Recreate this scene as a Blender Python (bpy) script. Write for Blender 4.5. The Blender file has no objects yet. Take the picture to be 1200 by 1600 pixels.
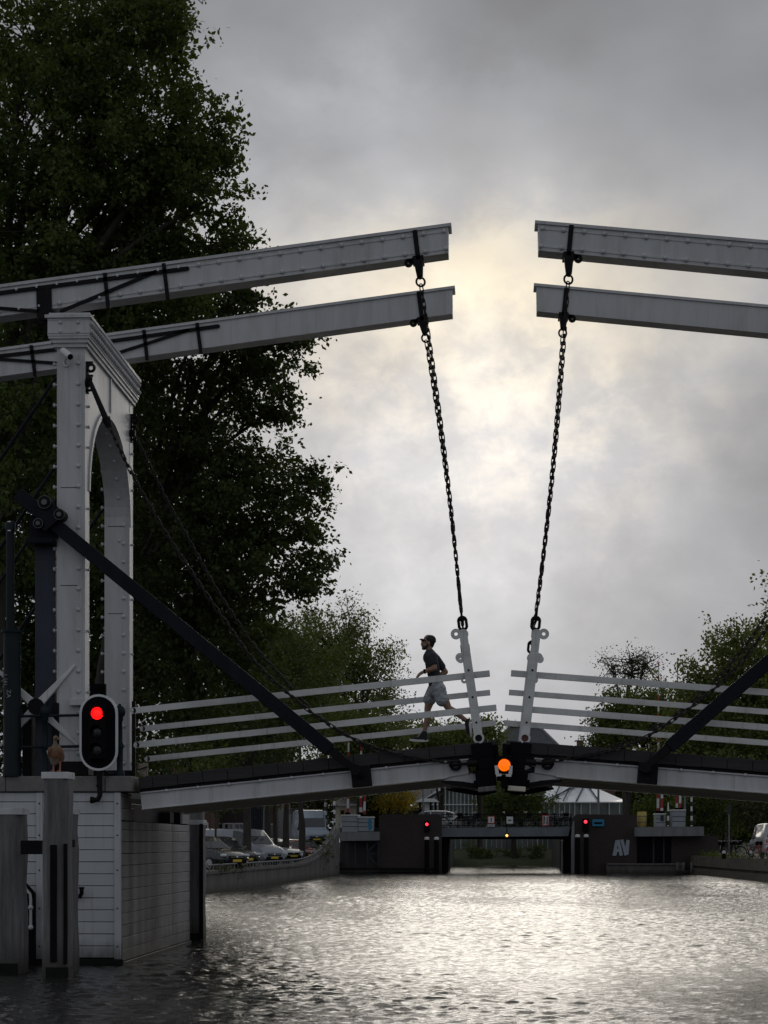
import bpy, math, random
import numpy as np
from mathutils import Vector, Matrix, Euler

random.seed(7)
RNG = np.random.default_rng(11)
SC = bpy.context.scene
COL = SC.collection
V = Vector

# ------------------------------------------------------------------ camera numbers
FPX, HY, ZC, VPX = 3500.0, 1318.0, 1.92, 770.0
PSI = math.atan((VPX - 600) / FPX)

def at(px, py, Y):
    """world point at depth plane Y seen at photo pixel (px, py)"""
    a = (px - 600) / FPX
    b = (HY - py) / FPX
    t = Y / (math.cos(PSI) + math.sin(PSI) * a)
    return V((t * (-math.sin(PSI) + math.cos(PSI) * a), Y, ZC + t * b))

def ax(px, Y): return at(px, HY, Y).x
def az(py, Y, px=770): return at(px, py, Y).z

# ------------------------------------------------------------------ mesh builder
class MB:
    def __init__(s): s.v = []; s.f = []; s.sm = []
    def add(s, vs, fs, smooth=False):
        n = len(s.v)
        s.v += [tuple(p) for p in vs]
        s.f += [tuple(i + n for i in f) for f in fs]
        s.sm += [smooth] * len(fs)
        return s
    def box(s, x0, x1, y0, y1, z0, z1):
        return s.obox(V(((x0+x1)/2, (y0+y1)/2, (z0+z1)/2)), V(((x1-x0)/2, 0, 0)), V((0, (y1-y0)/2, 0)), V((0, 0, (z1-z0)/2)))
    def obox(s, c, a, b, d):
        vs = [c + i*a + j*b + k*d for i in (-1, 1) for j in (-1, 1) for k in (-1, 1)]
        return s.add(vs, [(0,1,3,2), (4,6,7,5), (0,4,5,1), (2,3,7,6), (0,2,6,4), (1,5,7,3)])
    def bar(s, p0, p1, w, h, up=(0, 0, 1), w1=None, h1=None):
        """box from p0 to p1, w across, h along up"""
        p0, p1, up = V(p0), V(p1), V(up)
        d = (p1 - p0).normalized(); side = d.cross(up).normalized(); u = side.cross(d).normalized()
        w1 = w if w1 is None else w1; h1 = h if h1 is None else h1
        vs = []
        for p, ww, hh in ((p0, w, h), (p1, w1, h1)):
            vs += [p + side*ww/2*i + u*hh/2*j for i, j in ((-1,-1), (1,-1), (1,1), (-1,1))]
        return s.add(vs, [(3,2,1,0), (4,5,6,7), (0,1,5,4), (1,2,6,5), (2,3,7,6), (3,0,4,7)])
    def tube(s, pts, r, n=8, caps=True, smooth=True):
        pts = [V(p) for p in pts]
        if not hasattr(r, '__len__'): r = [r] * len(pts)
        vs = []; fs = []; ref = None
        for i, p in enumerate(pts):
            t = (pts[min(i+1, len(pts)-1)] - pts[max(i-1, 0)]).normalized()
            if ref is None:
                ref = t.orthogonal().normalized()
            a = (ref - t * ref.dot(t))
            a = a.normalized() if a.length > 1e-6 else t.orthogonal().normalized()
            ref = a; b = t.cross(a)
            vs += [p + (a*math.cos(q) + b*math.sin(q)) * r[i] for q in [2*math.pi*k/n for k in range(n)]]
        for i in range(len(pts)-1):
            for k in range(n):
                k2 = (k+1) % n
                fs.append((i*n+k, i*n+k2, (i+1)*n+k2, (i+1)*n+k))
        s.add(vs, fs, smooth)
        if caps:
            m = len(vs)
            s.add(vs[:n], [tuple(range(n))[::-1]]); s.add(vs[m-n:], [tuple(range(n))])
        return s
    def cyl(s, p0, p1, r, n=16, r1=None): return s.tube([p0, p1], [r, r if r1 is None else r1], n)
    def ell(s, c, r, n=10, m=6, rot=None):
        c = V(c)
        if not hasattr(r, '__len__'): r = (r, r, r)
        rot = rot or Matrix.Identity(3)
        vs = [c + rot @ V((0, 0, -r[2]))]
        for j in range(1, m):
            th = math.pi * j / m
            for k in range(n):
                ph = 2*math.pi*k/n
                vs.append(c + rot @ V((r[0]*math.sin(th)*math.cos(ph), r[1]*math.sin(th)*math.sin(ph), -r[2]*math.cos(th))))
        vs.append(c + rot @ V((0, 0, r[2])))
        fs = [(0, 1+(k+1) % n, 1+k) for k in range(n)]
        for j in range(m-2):
            for k in range(n):
                a = 1 + j*n
                fs.append((a+k, a+(k+1) % n, a+n+(k+1) % n, a+n+k))
        a = 1 + (m-2)*n; L = len(vs)-1
        fs += [(a+k, a+(k+1) % n, L) for k in range(n)]
        return s.add(vs, fs, True)
    def extrude(s, pts, vec, smooth=False):
        pts = [V(p) for p in pts]; vec = V(vec); n = len(pts)
        vs = pts + [p + vec for p in pts]
        fs = [tuple(range(n))[::-1], tuple(range(n, 2*n))]
        s.add(vs, fs)
        s.add(vs, [(i, (i+1) % n, n+(i+1) % n, n+i) for i in range(n)], smooth)
        return s
    def ring(s, outer, inner, vec):
        """plate with a hole: two loops of equal count, extruded"""
        n = len(outer); vec = V(vec)
        vs = [V(p) for p in outer] + [V(p) for p in inner]
        vs = vs + [p + vec for p in vs]
        fs = []
        for i in range(n):
            j = (i+1) % n
            fs += [(i, j, n+j, n+i), (2*n+i, 3*n+i, 3*n+j, 2*n+j), (i, 2*n+i, 2*n+j, j), (n+i, n+j, 3*n+j, 3*n+i)]
        return s.add(vs, fs)
    def lathe(s, prof, base, n=14, smooth=True):
        base = V(base); vs = []; fs = []
        for r, z in prof:
            vs += [base + V((r*math.cos(2*math.pi*k/n), r*math.sin(2*math.pi*k/n), z)) for k in range(n)]
        for i in range(len(prof)-1):
            for k in range(n):
                fs.append((i*n+k, i*n+(k+1) % n, (i+1)*n+(k+1) % n, (i+1)*n+k))
        s.add(vs, fs, smooth)
        s.add(vs[:n], [tuple(range(n))[::-1]]); s.add(vs[-n:], [tuple(range(n))])
        return s
    def torus(s, c, R, r, ax0, ax1, n=20, m=6, stretch=0.0):
        """ring in the plane ax0/ax1; stretch lengthens it along ax0"""
        c, ax0, ax1 = V(c), V(ax0).normalized(), V(ax1).normalized(); nz = ax0.cross(ax1)
        vs = []; fs = []
        for i in range(n):
            q = 2*math.pi*i/n
            d = ax0*math.cos(q) + ax1*math.sin(q)
            p = c + d*R + ax0*(stretch if math.cos(q) > 1e-6 else (-stretch if math.cos(q) < -1e-6 else 0))
            for k in range(m):
                t = 2*math.pi*k/m
                vs.append(p + d*r*math.cos(t) + nz*r*math.sin(t))
        for i in range(n):
            for k in range(m):
                fs.append((i*m+k, ((i+1) % n)*m+k, ((i+1) % n)*m+(k+1) % m, i*m+(k+1) % m))
        return s.add(vs, fs, True)
    def grid(s, rows, smooth=True, close=False):
        n = len(rows[0]); vs = [p for r in rows for p in r]; fs = []
        for i in range(len(rows)-1):
            for k in range(n if close else n-1):
                fs.append((i*n+k, i*n+(k+1) % n, (i+1)*n+(k+1) % n, (i+1)*n+k))
        return s.add(vs, fs, smooth)
    def build(s, name, m, parent=None, bevel=0.0, seg=1, flip=False):
        me = bpy.data.meshes.new(name)
        me.from_pydata(s.v, [], s.f)
        me.polygons.foreach_set('use_smooth', s.sm)
        import bmesh
        b = bmesh.new(); b.from_mesh(me); bmesh.ops.recalc_face_normals(b, faces=b.faces); b.to_mesh(me); b.free()
        me.materials.append(m); me.update()
        o = bpy.data.objects.new(name, me); COL.objects.link(o)
        if parent is not None: child(o, parent)
        if bevel:
            md = o.modifiers.new('bevel', 'BEVEL'); md.width = bevel; md.segments = seg; md.limit_method = 'ANGLE'; md.angle_limit = math.radians(40)
        return o

def child(o, parent):
    o.parent = parent
    if parent.parent is None and parent.type == 'EMPTY':
        o.matrix_parent_inverse = Matrix.Translation(-parent.location)
    return o

def tag(o, label, cat, group=None, kind=None):
    o['label'] = label; o['category'] = cat
    if group: o['group'] = group
    if kind: o['kind'] = kind
    return o

def thing(name, label, cat, loc, group=None, kind=None):
    o = bpy.data.objects.new(name, None); COL.objects.link(o)
    o.location = loc; o.empty_display_size = 0.2
    return tag(o, label, cat, group, kind)

def dup(root, loc, rz=0.0, label=None, group=None, scale=None, mats=None):
    r = root.copy(); COL.objects.link(r); r.location = loc
    r.rotation_euler = (0, 0, rz)
    if scale: r.scale = scale
    if label: r['label'] = label
    if group: r['group'] = group
    def rec(src, dst):
        for ch in src.children:
            c = ch.copy()
            if mats and ch.data and ch.data.materials and ch.data.materials[0].name in mats:
                c.data = ch.data.copy(); c.data.materials[0] = mats[ch.data.materials[0].name]
            COL.objects.link(c); c.parent = dst
            rec(ch, c)
    rec(root, r)
    return r

# ------------------------------------------------------------------ materials
def newmat(name):
    m = bpy.data.materials.new(name); m.use_nodes = True
    nt = m.node_tree; nt.nodes.clear()
    out = nt.nodes.new('ShaderNodeOutputMaterial')
    return m, nt, out

def nd(nt, typ, **kw):
    n = nt.nodes.new(typ)
    for k, v in kw.items():
        if k == 'inp':
            for a, b in v.items(): n.inputs[a].default_value = b
        else: setattr(n, k, v)
    return n

def rgba(c): return (c[0], c[1], c[2], 1.0)

def math_n(nt, op, a, b=None, c=None, clamp=False):
    n = nt.nodes.new('ShaderNodeMath'); n.operation = op; n.use_clamp = clamp
    for i, q in enumerate((a, b, c)):
        if q is None: continue
        if isinstance(q, (int, float)): n.inputs[i].default_value = q
        else: nt.links.new(q, n.inputs[i])
    return n.outputs[0]

def mixc(nt, f, a, b, blend='MIX'):
    n = nt.nodes.new('ShaderNodeMix'); n.data_type = 'RGBA'; n.blend_type = blend
    for i, q in ((0, f), (6, a), (7, b)):
        if isinstance(q, (int, float)): n.inputs[i].default_value = q
        elif isinstance(q, tuple): n.inputs[i].default_value = rgba(q)
        else: nt.links.new(q, n.inputs[i])
    return n.outputs[2]

def noise_n(nt, vec, scale, detail=4.0, rough=0.55, dist=0.0):
    n = nd(nt, 'ShaderNodeTexNoise', inp={'Scale': scale, 'Detail': detail, 'Roughness': rough, 'Distortion': dist})
    if vec is not None: nt.links.new(vec, n.inputs['Vector'])
    return n.outputs['Fac']

def ramp_n(nt, fac, stops, interp='LINEAR'):
    n = nt.nodes.new('ShaderNodeValToRGB'); cr = n.color_ramp; cr.interpolation = interp
    while len(cr.elements) < len(stops): cr.elements.new(0.5)
    for e, (p, c) in zip(cr.elements, stops):
        e.position = p; e.color = rgba(c) if hasattr(c, '__len__') else (c, c, c, 1)
    nt.links.new(fac, n.inputs[0])
    return n.outputs[0]

def coords(nt, scale=(1, 1, 1)):
    tc = nt.nodes.new('ShaderNodeTexCoord'); mp = nt.nodes.new('ShaderNodeMapping')
    mp.inputs['Scale'].default_value = scale
    nt.links.new(tc.outputs['Object'], mp.inputs['Vector'])
    return mp.outputs[0]

def surf(name, col, rough=0.5, metal=0.0, var=0.25, scale=2.0, stretch=(1, 1, 1), dirt=None, dirt_amt=0.0, dirt_stretch=(1, 1, 1), dirt_scale=1.2,
         bump=0.0, bump_scale=20.0, spec=0.5, coat=0.0, fine=0.1, tide=None, streak=0.0, dirt_ramp=(0.45, 0.72)):
    m, nt, out = newmat(name)
    b = nd(nt, 'ShaderNodeBsdfPrincipled', inp={'Roughness': rough, 'Metallic': metal})
    b.inputs['Specular IOR Level'].default_value = spec
    b.inputs['Coat Weight'].default_value = coat
    vec = coords(nt, stretch)
    f = noise_n(nt, vec, scale, 6)
    f2 = noise_n(nt, vec, scale*9, 3)
    f = math_n(nt, 'ADD', math_n(nt, 'MULTIPLY', f, 1-fine), math_n(nt, 'MULTIPLY', f2, fine))
    lo = tuple(c*(1-var) for c in col); hi = tuple(min(1, c*(1+var)) for c in col)
    c = ramp_n(nt, f, [(0.3, lo), (0.7, hi)])
    if dirt_amt:
        df = noise_n(nt, coords(nt, dirt_stretch), dirt_scale, 5, 0.6)
        df = ramp_n(nt, df, [(dirt_ramp[0], 0.0), (dirt_ramp[1], 1.0)])
        c = mixc(nt, math_n(nt, 'MULTIPLY', df, dirt_amt), c, dirt or (0.05, 0.045, 0.04))
    if streak:
        sf = noise_n(nt, coords(nt, (9, 9, 0.35)), 1.6, 5, 0.65)
        sf = ramp_n(nt, sf, [(0.56, 0.0), (0.70, 1.0)])
        c = mixc(nt, math_n(nt, 'MULTIPLY', sf, streak), c, (0.16, 0.115, 0.075))
        cf = ramp_n(nt, noise_n(nt, coords(nt), 14.0, 4, 0.7), [(0.70, 0.0), (0.74, 1.0)])
        c = mixc(nt, math_n(nt, 'MULTIPLY', cf, streak*1.2, clamp=True), c, (0.10, 0.085, 0.075))
    if tide:
        sp = nt.nodes.new('ShaderNodeSeparateXYZ'); nt.links.new(coords(nt), sp.inputs[0])
        tn = noise_n(nt, coords(nt, (2.5, 2.5, 0.8)), 2.0, 5, 0.6)
        h = math_n(nt, 'MULTIPLY_ADD', tn, -0.5, sp.outputs['Z'])
        tf = math_n(nt, 'SUBTRACT', 1.0, math_n(nt, 'DIVIDE', math_n(nt, 'SUBTRACT', h, tide[0]-0.25), tide[1]-tide[0]), clamp=True)
        c = mixc(nt, math_n(nt, 'MULTIPLY', tf, 0.88), c, (0.040, 0.040, 0.024))
    nt.links.new(c, b.inputs['Base Color'])
    r = math_n(nt, 'MULTIPLY_ADD', f, 0.25, rough-0.12, clamp=True)
    nt.links.new(r, b.inputs['Roughness'])
    if bump:
        bp = nd(nt, 'ShaderNodeBump', inp={'Strength': bump, 'Distance': 0.02})
        nt.links.new(noise_n(nt, vec, bump_scale, 4), bp.inputs['Height']); nt.links.new(bp.outputs[0], b.inputs['Normal'])
    nt.links.new(b.outputs[0], out.inputs[0])
    return m

def brick(name, c1, c2, mortar, w=0.21, h=0.065, rough=0.85, axis='XZ', dirt=0.5):
    m, nt, out = newmat(name)
    b = nd(nt, 'ShaderNodeBsdfPrincipled', inp={'Roughness': rough})
    tc = nt.nodes.new('ShaderNodeTexCoord')
    sp = nt.nodes.new('ShaderNodeSeparateXYZ'); nt.links.new(tc.outputs['Object'], sp.inputs[0])
    cb = nt.nodes.new('ShaderNodeCombineXYZ')
    nt.links.new(math_n(nt, 'ADD', sp.outputs['X'], sp.outputs['Y']), cb.inputs['X']); nt.links.new(sp.outputs['Z'], cb.inputs['Y'])
    t = nd(nt, 'ShaderNodeTexBrick', inp={'Scale': 1.0, 'Mortar Size': 0.008, 'Brick Width': w, 'Row Height': h, 'Color1': rgba(c1), 'Color2': rgba(c2), 'Mortar': rgba(mortar)})
    nt.links.new(cb.outputs[0], t.inputs['Vector'])
    f = ramp_n(nt, noise_n(nt, coords(nt, (0.6, 0.6, 0.25)), 0.8, 6), [(0.35, 0.0), (0.7, 1.0)])
    c = mixc(nt, math_n(nt, 'MULTIPLY', f, dirt), t.outputs['Color'], (0.02, 0.018, 0.016))
    nt.links.new(c, b.inputs['Base Color'])
    nt.links.new(b.outputs[0], out.inputs[0])
    return m

def emis(name, col, strength):
    """lit lens: a prismatic pattern of small cells over the lamp behind it"""
    m, nt, out = newmat(name)
    b = nd(nt, 'ShaderNodeBsdfPrincipled', inp={'Base Color': rgba(tuple(c*0.4 for c in col)), 'Roughness': 0.25, 'Emission Color': rgba(col)})
    v = nd(nt, 'ShaderNodeTexVoronoi', inp={'Scale': 55.0, 'Randomness': 0.25}); nt.links.new(coords(nt), v.inputs['Vector'])
    nt.links.new(math_n(nt, 'MULTIPLY_ADD', math_n(nt, 'MULTIPLY', v.outputs['Distance'], v.outputs['Distance']), -1.1*strength, 1.25*strength), b.inputs['Emission Strength'])
    nt.links.new(b.outputs[0], out.inputs[0])
    return m

def stripes(name, c1, c2, period, axis='Z', rough=0.4, phase=0.0):
    m, nt, out = newmat(name)
    b = nd(nt, 'ShaderNodeBsdfPrincipled', inp={'Roughness': rough})
    tc = nt.nodes.new('ShaderNodeTexCoord'); sp = nt.nodes.new('ShaderNodeSeparateXYZ'); nt.links.new(tc.outputs['Object'], sp.inputs[0])
    f = math_n(nt, 'FRACT', math_n(nt, 'ADD', math_n(nt, 'DIVIDE', sp.outputs[axis], period), phase))
    f = math_n(nt, 'GREATER_THAN', f, 0.5)
    nt.links.new(mixc(nt, f, c1, c2), b.inputs['Base Color']); nt.links.new(b.outputs[0], out.inputs[0])
    return m

def leafmat(name, dark, light, trans=0.35):
    m, nt, out = newmat(name)
    g = nt.nodes.new('ShaderNodeNewGeometry')
    c = ramp_n(nt, g.outputs['Random Per Island'], [(0.0, dark), (0.6, tuple((a+b)/2 for a, b in zip(dark, light))), (1.0, light)])
    vn = noise_n(nt, coords(nt), 0.5, 3)
    c = mixc(nt, ramp_n(nt, vn, [(0.35, 0.0), (0.7, 1.0)]), c, mixc(nt, 0.6, c, light))
    d = nd(nt, 'ShaderNodeBsdfPrincipled', inp={'Roughness': 0.55}); d.inputs['Specular IOR Level'].default_value = 0.25
    nt.links.new(c, d.inputs['Base Color'])
    t = nt.nodes.new('ShaderNodeBsdfTranslucent')
    tcol = mixc(nt, 1.0, c, (1.0, 1.0, 0.35), 'MULTIPLY')
    nt.links.new(tcol, t.inputs['Color'])
    mx = nd(nt, 'ShaderNodeMixShader', inp={0: trans})
    nt.links.new(d.outputs[0], mx.inputs[1]); nt.links.new(t.outputs[0], mx.inputs[2]); nt.links.new(mx.outputs[0], out.inputs[0])
    return m

def timber(name, col, groove=0.0, rough=0.8, var=0.35, stretch=(6, 6, 0.5), dirt_amt=0.5, tide=None):
    return surf(name, col, rough, var=var, scale=3.0, stretch=stretch, dirt=(0.02, 0.02, 0.02), dirt_amt=dirt_amt, dirt_stretch=tuple(s*0.5 for s in stretch), dirt_scale=1.4, bump=0.4, bump_scale=5.0, fine=0.3, tide=tide)

M = {}
M['paint'] = surf('grey_white_bridge_paint', (0.56, 0.56, 0.57), 0.45, var=0.07, scale=1.0, stretch=(1, 1, 0.35), dirt=(0.30, 0.27, 0.24), dirt_amt=0.35, dirt_stretch=(3, 3, 0.5), dirt_scale=1.5, bump=0.08, bump_scale=5, streak=0.24)
M['rail'] = surf('white_rail_paint', (0.68, 0.68, 0.67), 0.45, var=0.08, scale=1.3, dirt=(0.25, 0.24, 0.22), dirt_amt=0.35, dirt_stretch=(0.8, 3, 3), dirt_scale=2.0, streak=0.3)
M['iron'] = surf('black_iron', (0.009, 0.009, 0.011), 0.6, var=0.4, scale=4, dirt=(0.03, 0.02, 0.014), dirt_amt=0.3, dirt_scale=5, bump=0.15, bump_scale=30, spec=0.15)
M['navy'] = surf('dark_blue_paint', (0.006, 0.0075, 0.014), 0.5, var=0.2, scale=3, dirt=(0.03, 0.03, 0.034), dirt_amt=0.25, dirt_stretch=(3, 3, 0.6), spec=0.15)
M['slate'] = surf('slate_blue_paint', (0.052, 0.062, 0.085), 0.5, var=0.12, scale=2, dirt=(0.03, 0.03, 0.035), dirt_amt=0.4, dirt_stretch=(4, 4, 0.4), spec=0.2)
M['green_iron'] = surf('dark_green_iron', (0.010, 0.017, 0.021), 0.5, var=0.25, scale=3, spec=0.2)
M['steel'] = surf('galvanised_steel', (0.35, 0.36, 0.37), 0.4, 0.7, var=0.2, scale=6)
M['chain'] = surf('dark_brown_chain_iron', (0.026, 0.023, 0.022), 0.6, var=0.4, scale=9, spec=0.25)
M['dullsteel'] = surf('dull_worn_steel', (0.12, 0.12, 0.12), 0.5, 0.3, var=0.3, scale=9)
M['pile'] = timber('weathered_pile_timber', (0.17, 0.165, 0.165), var=0.45, tide=(0.1, 0.5))
M['pilecap'] = surf('white_cap_paint', (0.62, 0.62, 0.63), 0.5, var=0.12, scale=5, dirt=(0.2, 0.19, 0.17), dirt_amt=0.4, dirt_scale=4)
M['wet'] = surf('wet_algae_timber', (0.010, 0.012, 0.010), 0.6, var=0.5, scale=5, spec=0.15)
M['decktimber'] = timber('dark_deck_timber', (0.035, 0.033, 0.033), stretch=(0.6, 6, 6), var=0.4)
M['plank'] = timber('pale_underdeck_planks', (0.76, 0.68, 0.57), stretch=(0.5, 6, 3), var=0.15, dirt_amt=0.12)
M['stone'] = surf('granite_coping', (0.20, 0.19, 0.18), 0.75, var=0.25, scale=1.5, dirt=(0.08, 0.075, 0.07), dirt_amt=0.5, dirt_scale=2.5, bump=0.3, bump_scale=40, fine=0.35)
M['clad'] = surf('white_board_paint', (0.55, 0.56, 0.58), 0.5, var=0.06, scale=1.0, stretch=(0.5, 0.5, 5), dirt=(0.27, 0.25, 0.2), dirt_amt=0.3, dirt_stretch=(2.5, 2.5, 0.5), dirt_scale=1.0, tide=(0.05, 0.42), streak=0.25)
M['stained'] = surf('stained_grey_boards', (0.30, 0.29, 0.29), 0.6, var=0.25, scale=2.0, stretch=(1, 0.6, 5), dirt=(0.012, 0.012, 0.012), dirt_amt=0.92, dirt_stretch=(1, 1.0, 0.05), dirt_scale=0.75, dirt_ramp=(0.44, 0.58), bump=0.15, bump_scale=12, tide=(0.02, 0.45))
M['rubber'] = surf('black_rubber', (0.008, 0.008, 0.009), 0.8, var=0.3, scale=4, spec=0.1)
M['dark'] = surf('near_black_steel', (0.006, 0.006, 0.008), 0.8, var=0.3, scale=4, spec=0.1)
M['concrete'] = surf('quay_concrete', (0.125, 0.118, 0.108), 0.85, var=0.25, scale=0.8, dirt=(0.04, 0.04, 0.035), dirt_amt=0.75, dirt_stretch=(1.2, 1.2, 0.2), dirt_scale=0.9, tide=(0.0, 0.3), bump=0.25, bump_scale=12, fine=0.25)
M['slab'] = surf('far_bridge_concrete', (0.22, 0.225, 0.235), 0.8, var=0.15, scale=0.8, dirt=(0.08, 0.08, 0.08), dirt_amt=0.5, dirt_stretch=(1.5, 1.5, 0.3))
M['bluegirder'] = surf('far_bridge_blue_grey_paint', (0.16, 0.185, 0.21), 0.5, var=0.12, scale=0.7, dirt=(0.08, 0.08, 0.08), dirt_amt=0.4)
M['brick'] = brick('dark_brown_brick', (0.065, 0.042, 0.036), (0.045, 0.032, 0.028), (0.05, 0.045, 0.042))
M['redbrick'] = brick('red_house_brick', (0.16, 0.06, 0.045), (0.12, 0.05, 0.04), (0.12, 0.11, 0.10), dirt=0.3)
M['asphalt'] = surf('street_paving', (0.07, 0.068, 0.066), 0.85, var=0.25, scale=1.2, bump=0.2, bump_scale=30)
M['bark'] = surf('tree_bark', (0.05, 0.043, 0.036), 0.9, var=0.4, scale=3, stretch=(3, 3, 0.6), bump=0.6, bump_scale=8)
M['grass'] = surf('bank_grass', (0.075, 0.085, 0.04), 0.9, var=0.4, scale=1.5, fine=0.4, bump=0.5, bump_scale=10)
M['glass'] = surf('dark_glass', (0.015, 0.017, 0.02), 0.08, var=0.1, scale=1, spec=0.8)
M['tyre'] = surf('tyre_rubber', (0.015, 0.015, 0.015), 0.8, var=0.2)
M['rim'] = surf('alloy_rim', (0.45, 0.45, 0.46), 0.3, 0.8, var=0.1)
M['lens'] = surf('clear_headlamp', (0.6, 0.62, 0.65), 0.12, var=0.2, scale=12)
M['taillens'] = surf('red_tail_lens', (0.35, 0.02, 0.02), 0.2, var=0.1)
M['plate'] = surf('yellow_number_plate', (0.75, 0.52, 0.04), 0.4, var=0.05)
M['chrome'] = surf('chrome_trim', (0.6, 0.6, 0.6), 0.2, 1.0, var=0.05)
M['white'] = surf('white_paint', (0.72, 0.72, 0.72), 0.5, var=0.06)
M['offwhite'] = surf('cream_render', (0.62, 0.58, 0.50), 0.7, var=0.08)
M['red'] = surf('red_paint', (0.42, 0.03, 0.03), 0.45, var=0.1)
M['blue'] = surf('sign_blue', (0.02, 0.24, 0.42), 0.4, var=0.08)
M['yellow'] = surf('yellow_ochre', (0.55, 0.42, 0.12), 0.6, var=0.2)
M['cabinet'] = surf('grey_cabinet_paint', (0.33, 0.35, 0.38), 0.5, var=0.08)
M['whiteroof'] = surf('pale_glass_roof', (0.82, 0.84, 0.86), 0.3, var=0.08, scale=0.6, stretch=(2, 0.4, 2))
M['roof'] = surf('slate_roof_tiles', (0.075, 0.078, 0.088), 0.6, var=0.25, scale=3)
M['boom'] = stripes('red_white_stripes', (0.40, 0.03, 0.04), (0.70, 0.70, 0.70), 1.5)
M['bwpole'] = stripes('black_white_stripes', (0.02, 0.02, 0.02), (0.75, 0.75, 0.75), 0.62)
M['redlamp'] = emis('lit_red_lens', (1.0, 0.006, 0.006), 1.6)
M['orangelamp'] = emis('lit_orange_lens', (1.0, 0.125, 0.0), 1.35)
M['fargreenlamp'] = emis('lit_amber_lens', (1.0, 0.42, 0.10), 3.0)
M['farred'] = emis('lit_far_red_lens', (1.0, 0.03, 0.06), 2.5)
M['deadlens'] = surf('unlit_dark_lens', (0.012, 0.016, 0.016), 0.25, var=0.2)
M['skin'] = surf('skin', (0.30, 0.17, 0.12), 0.5, var=0.1, scale=8)
M['hair'] = surf('dark_hair', (0.02, 0.014, 0.011), 0.7, var=0.3, scale=30)
M['shirt'] = surf('charcoal_navy_shirt', (0.026, 0.027, 0.038), 0.8, var=0.25, scale=10, bump=0.4, bump_scale=14)
M['shorts'] = surf('grey_patterned_shorts', (0.34, 0.36, 0.38), 0.7, var=0.6, scale=14, stretch=(1, 1, 2.5), bump=0.5, bump_scale=12)
M['cap'] = surf('black_cap', (0.014, 0.014, 0.016), 0.75, var=0.2)
M['sole'] = surf('white_shoe_sole', (0.65, 0.65, 0.63), 0.6, var=0.08)
M['goose_brown'] = surf('goose_brown_feathers', (0.19, 0.095, 0.05), 0.8, var=0.35, scale=18, stretch=(1, 1, 0.4))
M['goose_pale'] = surf('goose_pale_feathers', (0.20, 0.15, 0.105), 0.8, var=0.3, scale=18)
M['goose_white'] = surf('goose_white_feathers', (0.7, 0.68, 0.64), 0.8, var=0.1, scale=14)
M['goose_leg'] = surf('goose_pink_leg', (0.36, 0.13, 0.10), 0.6, var=0.1)
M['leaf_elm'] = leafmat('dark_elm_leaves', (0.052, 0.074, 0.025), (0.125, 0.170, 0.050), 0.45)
M['leaf_dark'] = leafmat('shaded_elm_leaves', (0.038, 0.056, 0.020), (0.090, 0.122, 0.038), 0.42)  # darker copy of the elm green, crown shade put into the colour
M['leaf_mid'] = leafmat('mid_green_leaves', (0.062, 0.088, 0.022), (0.14, 0.185, 0.046), 0.45)
M['leaf_light'] = leafmat('fresh_green_leaves', (0.095, 0.12, 0.040), (0.19, 0.23, 0.080), 0.48)
M['leaf_olive'] = leafmat('olive_leaves', (0.05, 0.058, 0.03), (0.09, 0.10, 0.045), 0.35)
M['leaf_yellow'] = leafmat('yellow_blossom', (0.34, 0.24, 0.02), (0.60, 0.44, 0.05), 0.3)
# ------------------------------------------------------------------ camera, sky, sun
cam = bpy.data.cameras.new('camera'); camo = bpy.data.objects.new('camera', cam); COL.objects.link(camo)
camo.location = (0, 0, ZC); camo.rotation_euler = (math.pi/2, 0, PSI)
cam.sensor_fit = 'VERTICAL'; cam.sensor_height = 36.0; cam.sensor_width = 27.0
cam.lens = FPX/1600*36.0; cam.shift_y = (HY-800)/1600; cam.clip_end = 6000; cam.clip_start = 0.1
SC.camera = camo
SC.view_settings.view_transform = 'Standard'; SC.view_settings.look = 'None'; SC.view_settings.exposure = 0; SC.view_settings.gamma = 1
SC.cycles.use_denoising = True
SC.cycles.max_bounces = 8; SC.cycles.diffuse_bounces = 3; SC.cycles.glossy_bounces = 4; SC.cycles.transparent_max_bounces = 8
SC.cycles.sample_clamp_indirect = 4.0

_s = (at(768, 415, 100) - V((0, 0, ZC))).normalized()
SUN_EL = math.asin(_s.z); SUN_AZ = math.atan2(_s.x, _s.y)       # azimuth from +Y towards +X

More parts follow.
